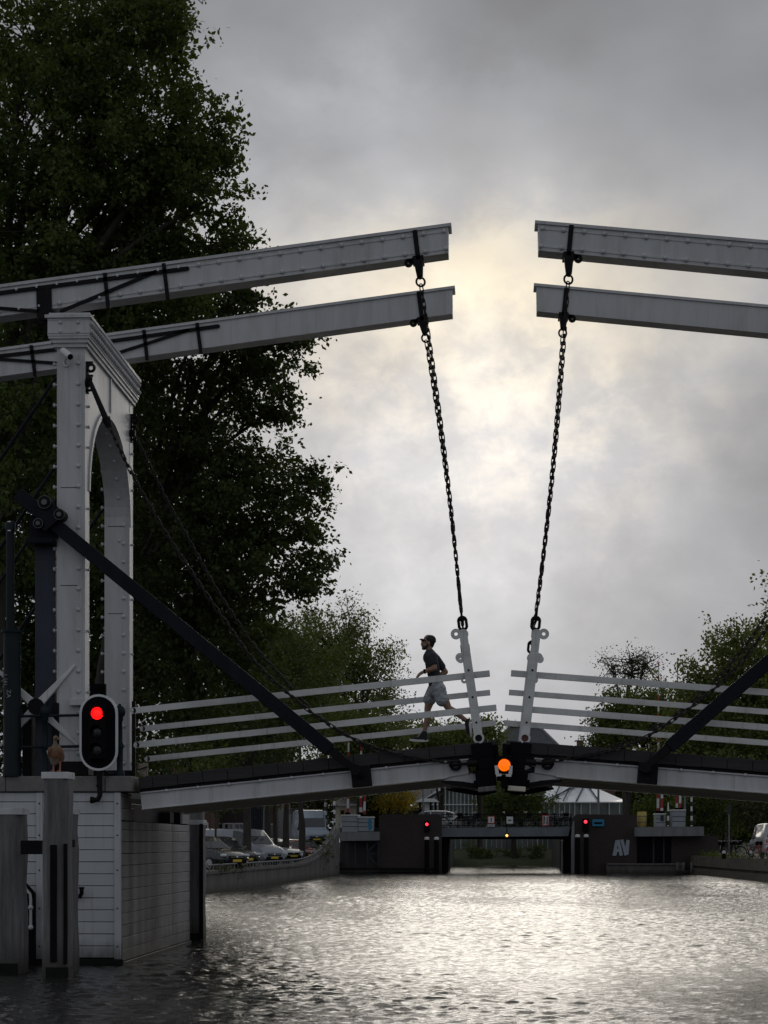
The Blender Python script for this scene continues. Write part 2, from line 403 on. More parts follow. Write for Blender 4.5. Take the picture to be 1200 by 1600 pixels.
def make_world():
    w = bpy.data.worlds.new('World'); SC.world = w; w.use_nodes = True
    nt = w.node_tree; nt.nodes.clear()
    out = nt.nodes.new('ShaderNodeOutputWorld'); bg = nt.nodes.new('ShaderNodeBackground')
    bg.inputs['Strength'].default_value = 0.1
    sky = nt.nodes.new('ShaderNodeTexSky'); sky.sky_type = 'NISHITA'; sky.sun_disc = False
    sky.sun_elevation = SUN_EL; sky.sun_rotation = SUN_AZ; sky.dust_density = 4; sky.air_density = 1.5
    tc = nt.nodes.new('ShaderNodeTexCoord'); D = tc.outputs['Generated']
    sp = nt.nodes.new('ShaderNodeSeparateXYZ'); nt.links.new(D, sp.inputs[0])
    X, Y, Z = sp.outputs
    az_ = math_n(nt, 'ARCTAN2', X, Y)                # radians
    el_ = math_n(nt, 'ARCSINE', Z)
    deg = 180/math.pi
    # soft domain warp so that nothing is a clean ellipse
    def nz(scale, detail=6, rough=0.55, stretch=(1, 1, 1), seed=0.0, dist=0.0):
        mp = nt.nodes.new('ShaderNodeMapping'); mp.inputs['Scale'].default_value = stretch; mp.inputs['Location'].default_value = (seed, seed*1.7, seed*0.3)
        nt.links.new(D, mp.inputs[0])
        return noise_n(nt, mp.outputs[0], scale, detail, rough, dist)
    n_big = nz(7.0, 3, 0.5, (1, 1, 1.4), 3.1)
    n_mid = nz(18.0, 6, 0.55, (1, 1, 1.6), 1.3, 0.15)
    n_fine = nz(42.0, 7, 0.6, (1, 1, 1.3), 5.2, 0.2)
    wx = math_n(nt, 'MULTIPLY_ADD', n_mid, 5.0, -2.5); wy = math_n(nt, 'MULTIPLY_ADD', n_fine, 3.0, -1.5)
    dx = math_n(nt, 'ADD', math_n(nt, 'MULTIPLY_ADD', az_, deg, -SUN_AZ*deg), wx)
    dy = math_n(nt, 'ADD', math_n(nt, 'MULTIPLY_ADD', el_, deg, -SUN_EL*deg), wy)
    def lobe(cx, cy, sx, sup, sdn):
        u = math_n(nt, 'DIVIDE', math_n(nt, 'SUBTRACT', dx, cx), sx)
        v0 = math_n(nt, 'SUBTRACT', dy, cy)
        v = math_n(nt, 'ADD', math_n(nt, 'DIVIDE', math_n(nt, 'MAXIMUM', v0, 0.0), sup), math_n(nt, 'DIVIDE', math_n(nt, 'MINIMUM', v0, 0.0), sdn))
        r2 = math_n(nt, 'ADD', math_n(nt, 'MULTIPLY', u, u), math_n(nt, 'MULTIPLY', v, v))
        return math_n(nt, 'EXPONENT', math_n(nt, 'MULTIPLY', r2, -1.0))
    wide = lobe(-0.6, -1.5, 7.2, 4.2, 11.0)
    core = lobe(-0.5, -0.5, 5.2, 1.5, 2.6)
    heart = lobe(-0.1, 0.1, 1.7, 1.1, 1.3)
    patch = lobe(0.0, -3.8, 3.6, 2.0, 2.6)
    upper = lobe(-1.8, 3.6, 4.0, 1.6, 2.0)
    back = math_n(nt, 'MULTIPLY_ADD', Y, 0.5, 0.5)          # 0 behind the viewer, 1 towards the sun
    # cloud tone
    tone = math_n(nt, 'ADD', 0.32, math_n(nt, 'MULTIPLY', math_n(nt, 'POWER', back, 0.8), -0.04))
    top = math_n(nt, 'MULTIPLY', math_n(nt, 'MULTIPLY', math_n(nt, 'MULTIPLY_ADD', el_, deg*0.16, -16.0*0.16, clamp=True), math_n(nt, 'GREATER_THAN', Y, 0.0)), -0.045)
    tone = math_n(nt, 'ADD', tone, top)
    tone = math_n(nt, 'MULTIPLY_ADD', wide, 0.38, tone)
    tone = math_n(nt, 'MULTIPLY_ADD', upper, 0.09, tone)
    low = math_n(nt, 'MULTIPLY', lobe(-3.0, -11.0, 14.0, 7.0, 9.0), 0.07)
    tone = math_n(nt, 'ADD', tone, low)
    m1 = math_n(nt, 'MULTIPLY_ADD', n_big, 1.3, 0.35)
    m2 = math_n(nt, 'MULTIPLY_ADD', n_mid, 0.36, 0.82)
    m3 = math_n(nt, 'MULTIPLY_ADD', n_fine, 0.20, 0.90)
    # soft shafts fanning down from the bright gap
    rx = math_n(nt, 'MULTIPLY_ADD', az_, deg, -SUN_AZ*deg); ry = math_n(nt, 'MULTIPLY_ADD', el_, deg, -SUN_EL*deg-2.0)
    ang = math_n(nt, 'DIVIDE', rx, math_n(nt, 'MAXIMUM', math_n(nt, 'MULTIPLY', ry, -1.0), 0.6))
    cb = nt.nodes.new('ShaderNodeCombineXYZ'); nt.links.new(ang, cb.inputs[0])
    ray = noise_n(nt, cb.outputs[0], 2.6, 2, 0.5)
    rmask = math_n(nt, 'MULTIPLY', lobe(1.0, -8.0, 6.0, 4.5, 6.0), 0.45)
    m3 = math_n(nt, 'MULTIPLY', m3, math_n(nt, 'MULTIPLY_ADD', math_n(nt, 'SUBTRACT', ray, 0.5), rmask, 1.0))
    tone = math_n(nt, 'MULTIPLY', math_n(nt, 'MULTIPLY', tone, m1), math_n(nt, 'MULTIPLY', m2, m3))
    grey = mixc(nt, wide, (0.925, 0.985, 1.085), (0.99, 0.99, 1.01))
    def scale_col(c, f):
        n = nt.nodes.new('ShaderNodeVectorMath'); n.operation = 'SCALE'
        if isinstance(c, tuple): n.inputs[0].default_value = c
        else: nt.links.new(c, n.inputs[0])
        if isinstance(f, (int, float)): n.inputs[3].default_value = f
        else: nt.links.new(f, n.inputs[3])
        return n.outputs[0]
    def vadd(a, b):
        n = nt.nodes.new('ShaderNodeVectorMath'); n.operation = 'ADD'; nt.links.new(a, n.inputs[0]); nt.links.new(b, n.inputs[1]); return n.outputs[0]
    cloud = scale_col(grey, tone)
    g1 = math_n(nt, 'ADD', math_n(nt, 'MULTIPLY', core, math_n(nt, 'MULTIPLY_ADD', n_fine, 0.75, 0.20)), math_n(nt, 'MULTIPLY', heart, math_n(nt, 'MULTIPLY_ADD', n_mid, 0.40, 0.0)))
    g2 = math_n(nt, 'MULTIPLY', patch, ramp_n(nt, n_fine, [(0.40, 0.0), (0.64, 1.0)]))
    warm = vadd(scale_col((1.0, 0.78, 0.38), math_n(nt, 'MULTIPLY', g1, 0.62)), scale_col((1.0, 0.77, 0.44), math_n(nt, 'MULTIPLY', g2, 0.24)))
    tot = scale_col(vadd(cloud, warm), 10.0)
    nt.links.new(mixc(nt, 0.993, sky.outputs[0], tot), bg.inputs['Color'])
    nt.links.new(bg.outputs[0], out.inputs[0])
make_world()

sun = bpy.data.lights.new('sun', 'SUN'); sun.energy = 0.5; sun.angle = math.radians(34); sun.color = (1.0, 0.92, 0.80)
suno = bpy.data.objects.new('sun', sun); COL.objects.link(suno)
suno.rotation_euler = (-_s).to_track_quat('-Z', 'Y').to_euler()
suno.location = (0, 60, 60)

# ------------------------------------------------------------------ water
def water_mat():
    m, nt, out = newmat('canal_water')
    b = nd(nt, 'ShaderNodeBsdfPrincipled', inp={'Base Color': (0.020, 0.022, 0.019, 1), 'Roughness': 0.06, 'IOR': 1.333})
    n1 = noise_n(nt, coords(nt, (1.0, 1.5, 1)), 9.0, 3, 0.65)
    bp = nd(nt, 'ShaderNodeBump', inp={'Strength': 0.8, 'Distance': 0.02}); nt.links.new(n1, bp.inputs['Height'])
    nt.links.new(bp.outputs[0], b.inputs['Normal'])
    nt.links.new(b.outputs[0], out.inputs[0])
    return m
M['water'] = water_mat()

def make_water():
    xs = np.concatenate([[-60, -30], np.linspace(-17, 14, 520), [24, 60]])
    ys = [-30., 0., 12.]; y = 20.
    while y < 205:
        ys.append(y); y += 0.05 + max(0.0, y-45)*0.0009
    ys += [230.]
    ys = np.array(ys)
    Xg, Yg = np.meshgrid(xs, ys)
    Z = np.zeros_like(Xg)
    rng = np.random.default_rng(5)
    for lam, amp, cnt in ((2.6, 0.0026, 6), (1.3, 0.0018, 12), (0.70, 0.0015, 20), (0.40, 0.0018, 28), (0.24, 0.0018, 34)):
        for _ in range(cnt):
            th = rng.normal(math.pi/2, 0.95); k = 2*math.pi/(lam*rng.uniform(0.75, 1.35))
            ph = rng.uniform(0, 6.28)
            wob = 0.6*np.sin(Xg*0.35*rng.uniform(.5, 1.5)+ph*2) + 0.6*np.sin(Yg*0.22*rng.uniform(.5, 1.5)+ph*3)
            fade = np.clip(1.0 - (0.05 + np.maximum(0, Yg-45)*0.0009)*1.7/lam, 0, 1)
            Z += amp*fade*rng.uniform(.6, 1.3)*np.sin(k*(math.cos(th)*Xg+math.sin(th)*Yg)+ph+wob)
    gust = 0.95 + 0.35*np.sin(Xg*0.21+0.4)*np.sin(Yg*0.13+1.0) + 0.2*np.sin(Xg*0.5+Yg*0.31)
    win = np.clip((Xg+17)/2, 0, 1)*np.clip((14-Xg)/2, 0, 1)*np.clip((Yg-20)/2, 0, 1)*np.clip((205-Yg)/5, 0, 1)
    Z = Z*gust*win
    nx, ny = len(xs), len(ys)
    co = np.stack([Xg, Yg, Z], -1).reshape(-1, 3).astype(np.float32)
    i = np.arange((ny-1)*(nx-1)); r = i//(nx-1); c = i % (nx-1); a = r*nx+c
    quads = np.stack([a, a+1, a+nx+1, a+nx], 1).astype(np.int32)
    o = np_mesh('water', co, quads, M['water'], True)
    tag(o, 'rippled dark canal water with a bright glitter path from the low sun', 'water', kind='structure')

def np_mesh(name, co, quads, m, smooth=False, parent=None):
    me = bpy.data.meshes.new(name)
    n, q = len(co), len(quads); k = quads.shape[1]
    me.vertices.add(n); me.vertices.foreach_set('co', np.ascontiguousarray(co, np.float32).ravel())
    me.loops.add(q*k); me.loops.foreach_set('vertex_index', quads.ravel())
    me.polygons.add(q); me.polygons.foreach_set('loop_start', np.arange(q, dtype=np.int32)*k)
    try: me.polygons.foreach_set('loop_total', np.full(q, k, np.int32))
    except Exception: pass
    me.polygons.foreach_set('use_smooth', np.full(q, smooth, bool))
    me.update(calc_edges=True); me.validate()
    me.materials.append(m)
    o = bpy.data.objects.new(name, me); COL.objects.link(o)
    if parent is not None: child(o, parent)
    return o
make_water()

# ------------------------------------------------------------------ land
# canal bed and horizon ground
g = MB(); g.box(-3000, 3000, -3000, 3000, -3.2, -2.5)
tag(g.build('ground', M['grass']), 'flat land under and beyond the canal reaching the horizon', 'ground', kind='structure')

# left quay wall line (top follows the ramp up to the far bridge)
def quay_z(y):
    if y < 116: return 0.84
    t = min(1.0, (y-116)/23.0); return 0.84 + 2.0*t**2.2
QL = [(-10.9, 43.0), (-11.2, 60.0), (-11.15, 84.0), (-10.75, 100.0), (-10.3, 116.0), (-9.9, 126.0), (-9.62, 134.0), (-9.5, 141.0)]
def quay_x(y):
    for (xa, ya), (xb, yb) in zip(QL, QL[1:]):
        if y <= yb: return xa + (xb-xa)*max(0, (y-ya)/(yb-ya))
    return QL[-1][0]
ysq = [43.1 + i*2.0 for i in range(49)]
q = MB()
q.grid([[V((quay_x(y), y, -1.0)), V((quay_x(y), y, quay_z(y)-0.12)), V((quay_x(y)+0.06, y, quay_z(y)-0.12)), V((quay_x(y)+0.06, y, quay_z(y))), V((quay_x(y)-0.5, y, quay_z(y))), V((quay_x(y)-0.5, y, -1.0))] for y in ysq], smooth=False)
tag(q.build('quay_wall', M['concrete']), 'stained concrete quay wall along the left bank rising towards the far bridge', 'quay wall')
s = MB()
rows = []
for y in [43.1] + ysq[1:] + [158, 166, 300, 900]:
    z = 0.74 if y < 160 else 1.6
    rows.append([V((quay_x(min(y, 141))-0.45, y, z)), V((-20, y, z)), V((-34, y, z+0.1)), V((-700, y, 1.0))])
s.grid(rows, smooth=False)
tag(s.build('left_street', M['asphalt']), 'paved street and parking strip along the left quay', 'street', kind='structure')
# left approach ground behind the drawbridge pier
s = MB(); s.box(-60, -6.5, 36.0, 43.0, 2.72, 2.94)
tag(s.build('bridge_road', M['asphalt']), 'road leading on to the drawbridge behind the portal', 'road', kind='structure')
# right bank
s = MB()
rb = [(16.2, 20.0), (15.2, 60.0), (14.3, 100.0), (14.0, 114.0), (13.4, 130.0), (12.9, 146.0), (12.7, 156.0), (12.7, 198.0)]
s.grid([[V((x, y, -1)), V((x, y, 0.34)), V((x+0.14, y, 0.36)), V((x+0.14, y, 0.49)), V((x-0.04, y, 0.50)), V((x-0.02, y, 1.13)), V((x+0.25, y, 1.13)), V((x+0.3, y, 1.06)), V((x+14, y, 1.06)), V((700, y, 1.3))] for x, y in rb], smooth=False)
tag(s.build('right_bank', surf('bank_timber_and_soil', (0.12, 0.10, 0.075), 0.85, var=0.3, scale=0.9, stretch=(1, 0.3, 2), dirt=(0.05, 0.05, 0.03), dirt_amt=0.6, bump=0.3, bump_scale=8, fine=0.3)), 'low timber faced bank with earth behind on the right', 'bank', kind='structure')
for nm, lab, xa, xb in (('left_embankment', 'raised road embankment left of the far bridge', -10.1, -3.45), ('right_embankment', 'raised road embankment right of the far bridge', 5.2, 12.65)):
    s = MB(); s.box(xa, xb, 147.8, 198, -1, 2.95); tag(s.build(nm, M['asphalt']), lab, 'embankment', kind='structure')
# far bank beyond the far bridge
s = MB()
s.grid([[V((x, 196 + 0.8*math.sin(x*0.7), -0.5)), V((x, 196.2+0.8*math.sin(x*0.7), 0.28+0.05*math.sin(x*2.1))), V((x, 199, 0.6+0.08*math.sin(x*1.3))), V((x, 204, 1.4)), V((x, 230, 2.0)), V((x, 1500, 2.0))] for x in [-700, -200] + list(np.linspace(-60, 60, 90)) + [200, 700]])
tag(s.build('far_bank', M['grass']), 'grassy bank across the water beyond the far bridge', 'bank', kind='structure')
# ================================================================== the drawbridge
YN, YF = 35.5, 40.0           # near and far railing planes
YB, YBF = 35.2, 39.4          # front faces of the near and far balance beams

# ---------------------------------------------------------------- chains
def chain_links(mb, pts, pitch=0.115, r=0.0100, R=0.026):
    pts = [V(p) for p in pts]
    L = [0.0]
    for a, b in zip(pts, pts[1:]): L.append(L[-1] + (b-a).length)
    n = int(L[-1]/pitch)
    def P(s_):
        for i in range(len(pts)-1):
            if s_ <= L[i+1] or i == len(pts)-2:
                return pts[i].lerp(pts[i+1], (s_-L[i])/max(1e-6, L[i+1]-L[i]))
    for i in range(n):
        c = P((i+0.5)*L[-1]/n); t = (P(min(L[-1], (i+0.9)*L[-1]/n)) - P((i+0.1)*L[-1]/n)).normalized()
        side = t.cross(V((0, 1, 0)))
        side = side.normalized() if side.length > 1e-3 else V((1, 0, 0))
        up = side.cross(t)
        q = math.radians(20) if i % 2 == 0 else math.radians(110)
        b = side*math.cos(q) + up*math.sin(q)
        mb.torus(c, R, r, t, b, 12, 5, stretch=pitch*0.62-R*0.35)
    return mb

def smooth_path(pts, n=12):
    out = []
    P = [pts[0]] + pts + [pts[-1]]
    for i in range(1, len(P)-2):
        for k in range(n):
            t = k/n
            p0, p1, p2, p3 = P[i-1], P[i], P[i+1], P[i+2]
            out.append(0.5*((2*p1) + (p2-p0)*t + (2*p0-5*p1+4*p2-p3)*t*t + (3*p1-p0-3*p2+p3)*t**3))
    out.append(pts[-1]); return out

# ---------------------------------------------------------------- balance beams
def balance_beam(label, Y, tip_top, out_top, h_tip, h_out, bolts, straps, brk, side, dy=0.42):
    """tip_top/out_top: photo pixels of the front-face top edge at the tip and at the outer end"""
    a, b = at(*tip_top, Y), at(*out_top, Y)
    root = thing('balance_beam', label, 'bridge beam', b, 'white balance beams of the drawbridge')
    d = (b-a).normalized(); up = V((0, 1, 0)).cross(d).normalized()
    if up.z < 0: up = -up
    # tapered body: flange cap, body
    L = (b-a).length
    m = MB()
    tipdx = 0.05
    f0 = [a + d*0.02 - up*0.05, b - up*0.05, b - up*h_out, a + d*(0.02+tipdx) - up*h_tip]
    m.extrude(f0, (0, dy, 0))
    bodym = m
    m = MB()
    m.extrude([a - d*0.03 + V((0, -0.03, 0)), b + V((0, -0.03, 0)), b - up*0.048 + V((0, -0.03, 0)), a - d*0.03 - up*0.048 + V((0, -0.03, 0))], (0, dy+0.06, 0))
    m.build('cap_plank', M['paint'], root, 0.008)
    m = bodym
    if bolts:
        for off, ho in ((0.115, lambda s_: 0.115), (0, lambda s_: h_tip+(h_out-h_tip)*s_-0.07)):
            s_ = 0.10
            # strip with a shadow gap
            m.extrude([a + d*0.12 - up*(ho(0)-0.014) + V((0, -0.010, 0)), b - up*(ho(1)-0.014) + V((0, -0.010, 0)), b - up*(ho(1)+0.014) + V((0, -0.010, 0)), a + d*0.12 - up*(ho(0)+0.014) + V((0, -0.010, 0))], (0, 0.009, 0))
            while s_ < L-0.05:
                m.ell(a + d*s_ - up*ho(s_/L) + V((0, -0.014, 0)), (0.037, 0.028, 0.037), 10, 8); s_ += 0.325
        m.build('body', M['paint'], root)
        m = MB(); m.extrude([a + d*0.085 - up*0.06 + V((0, -0.014, 0)), a + d*0.115 - up*0.06 + V((0, -0.014, 0)), a + d*0.135 - up*(h_tip-0.01) + V((0, -0.014, 0)), a + d*0.105 - up*(h_tip-0.01) + V((0, -0.014, 0))], (0, 0.013, 0))
        m.build('end_strip', M['paint'], root)
    else: m.build('body', M['paint'], root, 0.006)
    for (p0, p1, w) in straps:
        A, B = at(*p0, Y), at(*p1, Y)
        m = MB(); m.bar(A + V((0, -0.022, 0)), B + V((0, -0.022, 0)), 0.03, w, up=(up if abs((B-A).normalized().dot(up)) < 0.7 else d))
        # rounded forged end and wrap under the beam for the uprights
        if abs((B-A).normalized().dot(up)) > 0.7:
            low = A if A.z < B.z else B
            m.box(low.x-w/2, low.x+w/2, Y-0.038, Y+0.06, low.z-0.03, low.z)
        else:
            m.cyl(A + V((0, -0.036, 0)), A + V((0, -0.008, 0)), w/2, 10); m.cyl(B + V((0, -0.036, 0)), B + V((0, -0.008, 0)), w/2, 10)
        m.build('iron_strap', M['iron'], root)
    # chain bracket: stirrup round the tip
    bx, by, low_px = brk                 # photo pixels: strap top, bracket foot
    A = at(bx, by, Y); F = at(*low_px, Y)
    k = MB()
    midb = A + (F-A)*0.5
    under = a + d*((A-a).dot(d)) - up*(h_tip+0.0)
    k.bar(A + V((0, -0.02, 0)), under + (F-A).normalized()*0.05 + V((0, -0.02, 0)), 0.03, 0.075, up=d)
    yc = Y - 0.035
    w0, w1 = 0.085, 0.048
    fd = (F-under).normalized(); sd = V((fd.z, 0, -fd.x))
    k.extrude([under - sd*w0 - fd*0.02 + V((0, -0.035, 0)), under + sd*w0 - fd*0.02 + V((0, -0.035, 0)), F + sd*w1 + V((0, -0.035, 0)), F - sd*w1 + V((0, -0.035, 0))], (0, 0.12, 0))
    k.box(under.x-0.09, under.x+0.09, Y-0.03, Y+dy+0.03, under.z-0.035, under.z-0.004)
    # small ear with an eye, on the outer side
    ec = under + V((side*0.15, 0.02, -0.085))
    loop = lambda R, c: [c + V((R*math.cos(2*math.pi*i/16), 0, R*math.sin(2*math.pi*i/16))) for i in range(16)]
    k.ring(loop(0.068, ec), loop(0.020, ec), (0, 0.03, 0))
    k.bar(ec + V((0, 0.015, 0.066)), under + V((0, 0.035, -0.02)), 0.03, 0.12, up=(0, 0, 1))
    k.build('chain_bracket', M['iron'], root, 0.005)
    return root, F

beams = {}
beams['ln'] = balance_beam('riveted balance beam on the left passing just above the portal cap', YB, (702, 349), (-160, 467), 0.46, 0.50, True,
    [((-150, 478), (293, 420), 0.062), ((96, 487), (244, 425), 0.055), ((-150, 470), (62, 487), 0.05), ((164, 427), (169, 478), 0.06), ((256, 412), (262, 464), 0.06), ((69, 452), (70, 492), 0.24)],
    (648, 360, (656, 431)), -1)
beams['lf'] = balance_beam('smooth balance beam on the left passing behind the portal cap', YBF, (708, 447), (-160, 566), 0.48, 0.50, False,
    [((170, 534), (341, 510), 0.062), ((184, 552), (296, 516), 0.05), ((-80, 566), (92, 546), 0.062), ((-80, 556), (92, 568), 0.05), ((225, 516), (230, 560), 0.062), ((308, 505), (314, 550), 0.062), ((49, 540), (55, 585), 0.062)],
    (654, 456, (664, 520)), -1)
beams['rn'] = balance_beam('riveted balance beam reaching in from the right edge', YB, (839, 345), (1560, 407), 0.46, 0.52, True, [], (893, 352, (889, 427)), 1)
beams['rf'] = balance_beam('smooth balance beam under the riveted one on the right', YBF, (837, 443), (1560, 510), 0.48, 0.50, False, [], (885, 450, (880, 512)), 1)

def hanging_chain(label, Y0, top, Y1, bot, g):
    A = at(*top, Y0) + V((0, 0.02, 0)); B = at(*bot, Y1)
    root = thing('hanging_chain', label, 'chain', B, 'chains hanging from the balance beams')
    t = (B-A).normalized(); side = t.cross(V((0, 1, 0))).normalized()
    m = MB(); m.torus(A + t*0.09, 0.070, 0.017, t, (side*0.95 + V((0, 0.3, 0))), 16, 6)
    m.cyl(A - t*0.02, A + t*0.05, 0.024, 8)
    m.build('top_ring', M['iron'], root)
    A2 = A + t*0.15; B2 = B - t*0.30
    sag = [A2.lerp(B2, q/10) + V((0.05*math.sin(math.pi*q/10), 0, 0)) for q in range(11)]
    m = MB(); chain_links(m, sag); m.build('chain_links', M['chain'], root)
    m = MB()
    m.torus(B - t*0.235, 0.052, 0.022, t, V((0, 1, 0)), 14, 6, 0.05)
    m.torus(B - t*0.10, 0.062, 0.024, t, side, 14, 6, 0.04)
    m.cyl(B - t*0.17 - side*0.06, B - t*0.17 + side*0.06, 0.03, 8); m.cyl(B + V((0, -0.07, 0)), B + V((0, 0.09, 0)), 0.032, 10)
    m.build('shackle', M['iron'], root)
hanging_chain('chain hanging in front of the smooth left balance beam to its leaning post', YB, (656, 431), YN, (724, 984), 0)
hanging_chain('chain hanging under the smooth left balance beam behind the front chain', YBF, (664, 520), YF, (728, 1022), 0)
hanging_chain('chain hanging in front of the smooth right balance beam to its leaning post', YB, (889, 427), YN, (836, 984), 0)
hanging_chain('chain hanging under the smooth right balance beam behind the front chain', YBF, (880, 512), YF, (830, 1020), 0)

# ---------------------------------------------------------------- bridge leaves
# local frame: u outward from the tip, w up from the deck top
def leaf(label, sx, tip_px, slope, ulen, post):
    O = at(*tip_px, YN)
    al = math.atan(slope)
    E = V((sx*math.cos(al), 0, -math.sin(al))); W = V((sx*math.sin(al), 0, math.cos(al)))
    def P(u, y, w): return O + E*u + W*w + V((0, y-YN, 0))
    root = thing('bridge_leaf', label, 'bridge leaf', P(ulen, YN, 0), 'two leaves of the drawbridge')
    def slab(m, u0, u1, y0, y1, w0, w1):
        m.obox(P((u0+u1)/2, (y0+y1)/2, (w0+w1)/2), E*(u1-u0)/2, V((0, (y1-y0)/2, 0)), W*(w1-w0)/2)
    # deck timbers seen edge on
    m = MB(); u = 0.30; i = 0
    while u < ulen:
        n = min(u+0.40, ulen); slab(m, u+0.003, n-0.003, YN-0.32+0.006*math.sin(i*2.7), YF+0.25, -0.185+0.004*math.sin(i*1.9), 0.004*math.sin(i*3.3)); u = n; i += 1
    slab(m, 0.04, 0.30, YN-0.10, YF+0.2, -0.16, 0.01)
    m.build('deck', M['decktimber'], root, 0.006)
    m = MB(); slab(m, 0.3, ulen, YN-0.27, YN-0.2, -0.235, -0.19); m.build('edge_strip', M['iron'], root)
    # edge girders
    for y, nm in ((YN-0.25, 'n'), (YF+0.05, 'f')):
        m = MB()
        hb = 0.495
        pts = [P(0.52, y, -0.20), P(ulen, y, -0.20), P(ulen, y, -hb), P(0.86, y, -hb), P(0.52, y, -0.47)]
        m.extrude(pts, (0, 0.17, 0))
        slab(m, 0.86, ulen, y-0.035, y+0.20, -hb-0.02, -hb)
        slab(m, 0.50, ulen, y-0.03, y, -0.26, -0.235)
        uu = 0.8
        while uu < ulen-0.1:
            m.ell(P(uu, y-0.03, -0.25), (0.034, 0.02, 0.026), 8, 5); uu += 0.5
        m.build('edge_girder', M['paint'], root, 0.004)
        # deeper end piece towards the tip
        m = MB(); m.extrude([P(0.36, y+0.03, -0.47), P(0.96, y+0.03, -0.50), P(0.93, y+0.03, -0.535), P(0.36, y+0.03, -0.64)], (0, 0.12, 0)); m.build('nose_plate', M['paint'], root, 0.004)
        m = MB()
        top = [P(u_, y+0.01, w_) for u_, w_ in ((0.95, -0.545), (0.80, -0.555), (0.62, -0.585), (0.45, -0.64), (0.30, -0.66), (0.10, -0.60))]
        bot = [P(u_, y+0.01, w_) for u_, w_ in ((0.10, -0.70), (0.32, -0.735), (0.5, -0.71), (0.66, -0.665), (0.85, -0.615), (0.97, -0.575))]
        m.extrude(top + bot, (0, 0.14, 0)); m.build('curved_horn', M['iron'], root, 0.01)
    # long planks under the deck
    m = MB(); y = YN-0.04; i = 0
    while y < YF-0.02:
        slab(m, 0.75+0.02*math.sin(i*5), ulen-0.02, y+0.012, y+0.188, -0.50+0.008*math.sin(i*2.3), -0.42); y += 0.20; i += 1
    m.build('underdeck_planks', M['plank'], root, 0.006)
    m = MB()
    for cu in (1.6, 2.9, 4.2, 5.4):
        slab(m, cu-0.07, cu+0.07, YN-0.08, YF+0.05, -0.42, -0.19)
    m.build('cross_bearer', M['decktimber'], root)
    # handrails: two bars each side
    def rail(y, w, ue, u0, wob):
        m = MB(); slab(m, u0, ue, y-0.03, y+0.03, w-0.05, w+0.05)
        c = P(ue, y, w); m.cyl(c + V((0, -0.03, 0)), c + V((0, 0.03, 0)), 0.05, 12)
        m.ell(c + V((0, -0.032, 0)), (0.018, 0.01, 0.018), 8, 4)
        uu = 0.95
        while uu < ue:
            m.ell(P(uu, y-0.03, w), (0.012, 0.008, 0.012), 6, 4); uu += 1.95
        m.build('handrail', M['rail'], root, 0.008, 2)
    rail(YN, 1.08, ulen+0.02, 0.03, 0); rail(YN, 0.53, ulen+0.02, -0.02, 1)
    rail(YF, 1.08, ulen+0.58, 0.03, 2); rail(YF, 0.53, ulen+0.55, -0.02, 3)
    # leaning chain posts, near and far
    (b_px, t_px) = post
    for y in (YN, YF):
        A = at(*b_px, YN); B = at(*t_px, YN); off = V((0, y-YN, 0)); A = A + off; B = B + off
        t = (B-A).normalized(); sd = V((t.z, 0, -t.x)) * (-sx)   # towards the deck span's outer side is -sd for sx=1
        outw = V((sx*abs(t.z), 0, 0))
        m = MB(); yy = -0.09
        sq = [(-0.07, 0.0), (0.07, 0.0)]
        m.bar(A + V((0, yy, 0)), A + t*((B-A).length*0.83) + V((0, yy, 0)), 0.06, 0.14, up=(1, 0, 0))
        m.bar(A + t*((B-A).length*0.83) + V((0, yy, 0)), B + t*0.02 + V((0, yy, 0)), 0.045, 0.13, up=(1, 0, 0), h1=0.13)
        m.cyl(B + V((0, yy-0.022, 0)), B + V((0, yy+0.022, 0)), 0.082, 18)
        m.build('chain_post', M['rail'], root, 0.006)
        for c, R in ((B + V((sx*0.115, yy-0.02, 0.005)), 0.085), (A + t*((B-A).length*0.76) + V((sx*0.10, yy-0.02, 0)), 0.06)):
            lug = MB()
            loop = lambda R_, c=c: [c + V((R_*math.cos(2*math.pi*i/18), 0, R_*math.sin(2*math.pi*i/18))) for i in range(18)]
            lug.ring(loop(R), loop(R*0.33), (0, 0.04, 0))
            lug.build('lug', M['rail'], root)
        bs = MB()
        c = A + V((0, yy-0.06, 0))
        loop = lambda R_: [c + V((R_*math.cos(2*math.pi*i/24), 0, R_*math.sin(2*math.pi*i/24))) for i in range(24)]
        bs.ring(loop(0.088), loop(0.056), (0, 0.10, 0)); bs.build('pivot_ring', M['rail'], root)
        bs = MB(); bs.cyl(c + V((0, 0.02, 0)), c + V((0, 0.12, 0)), 0.06, 18); bs.build('pivot_pin', M['iron'] if sx < 0 else surf('rusty_red_pin', (0.09, 0.03, 0.025), 0.6), root)
        for fr in (0.20, 0.52, 0.86): bl = MB(); bl.ell(A + t*((B-A).length*fr*0.76) + V((0, yy-0.034, 0)), (0.018, 0.012, 0.018), 8, 4); bl.build('bolt', M['iron'], root)
        for wv in (1.03, 0.48): bl = MB(); bl.torus(P(0.34, y-0.05, wv-0.03), 0.03, 0.008, (1, 0, 0), (0, 0, 1), 10, 5); bl.build('shackle_eye', M['rail'], root)
    # iron tip castings and hanger block
    m = MB()
    slab(m, 0.10, 0.44, YN-0.36, YN-0.14, -0.30, -0.02)
    slab(m, 0.06, 0.36, YN-0.40, YN-0.1, -0.44, -0.28)
    slab(m, 0.10, 0.42, YN-0.43, YN-0.08, -0.70, -0.44)
    for w_ in (-0.36, -0.46, -0.62): slab(m, 0.42, 0.455, YN-0.40, YN-0.30, w_-0.03, w_+0.03)
    slab(m, 0.02, 0.12, YN-0.30, YF+0.1, -0.30, -0.06)
    slab(m, 0.10, 0.42, YF-0.05, YF+0.3, -0.66, -0.10)
    m.build('tip_casting', M['dark'], root, 0.012)
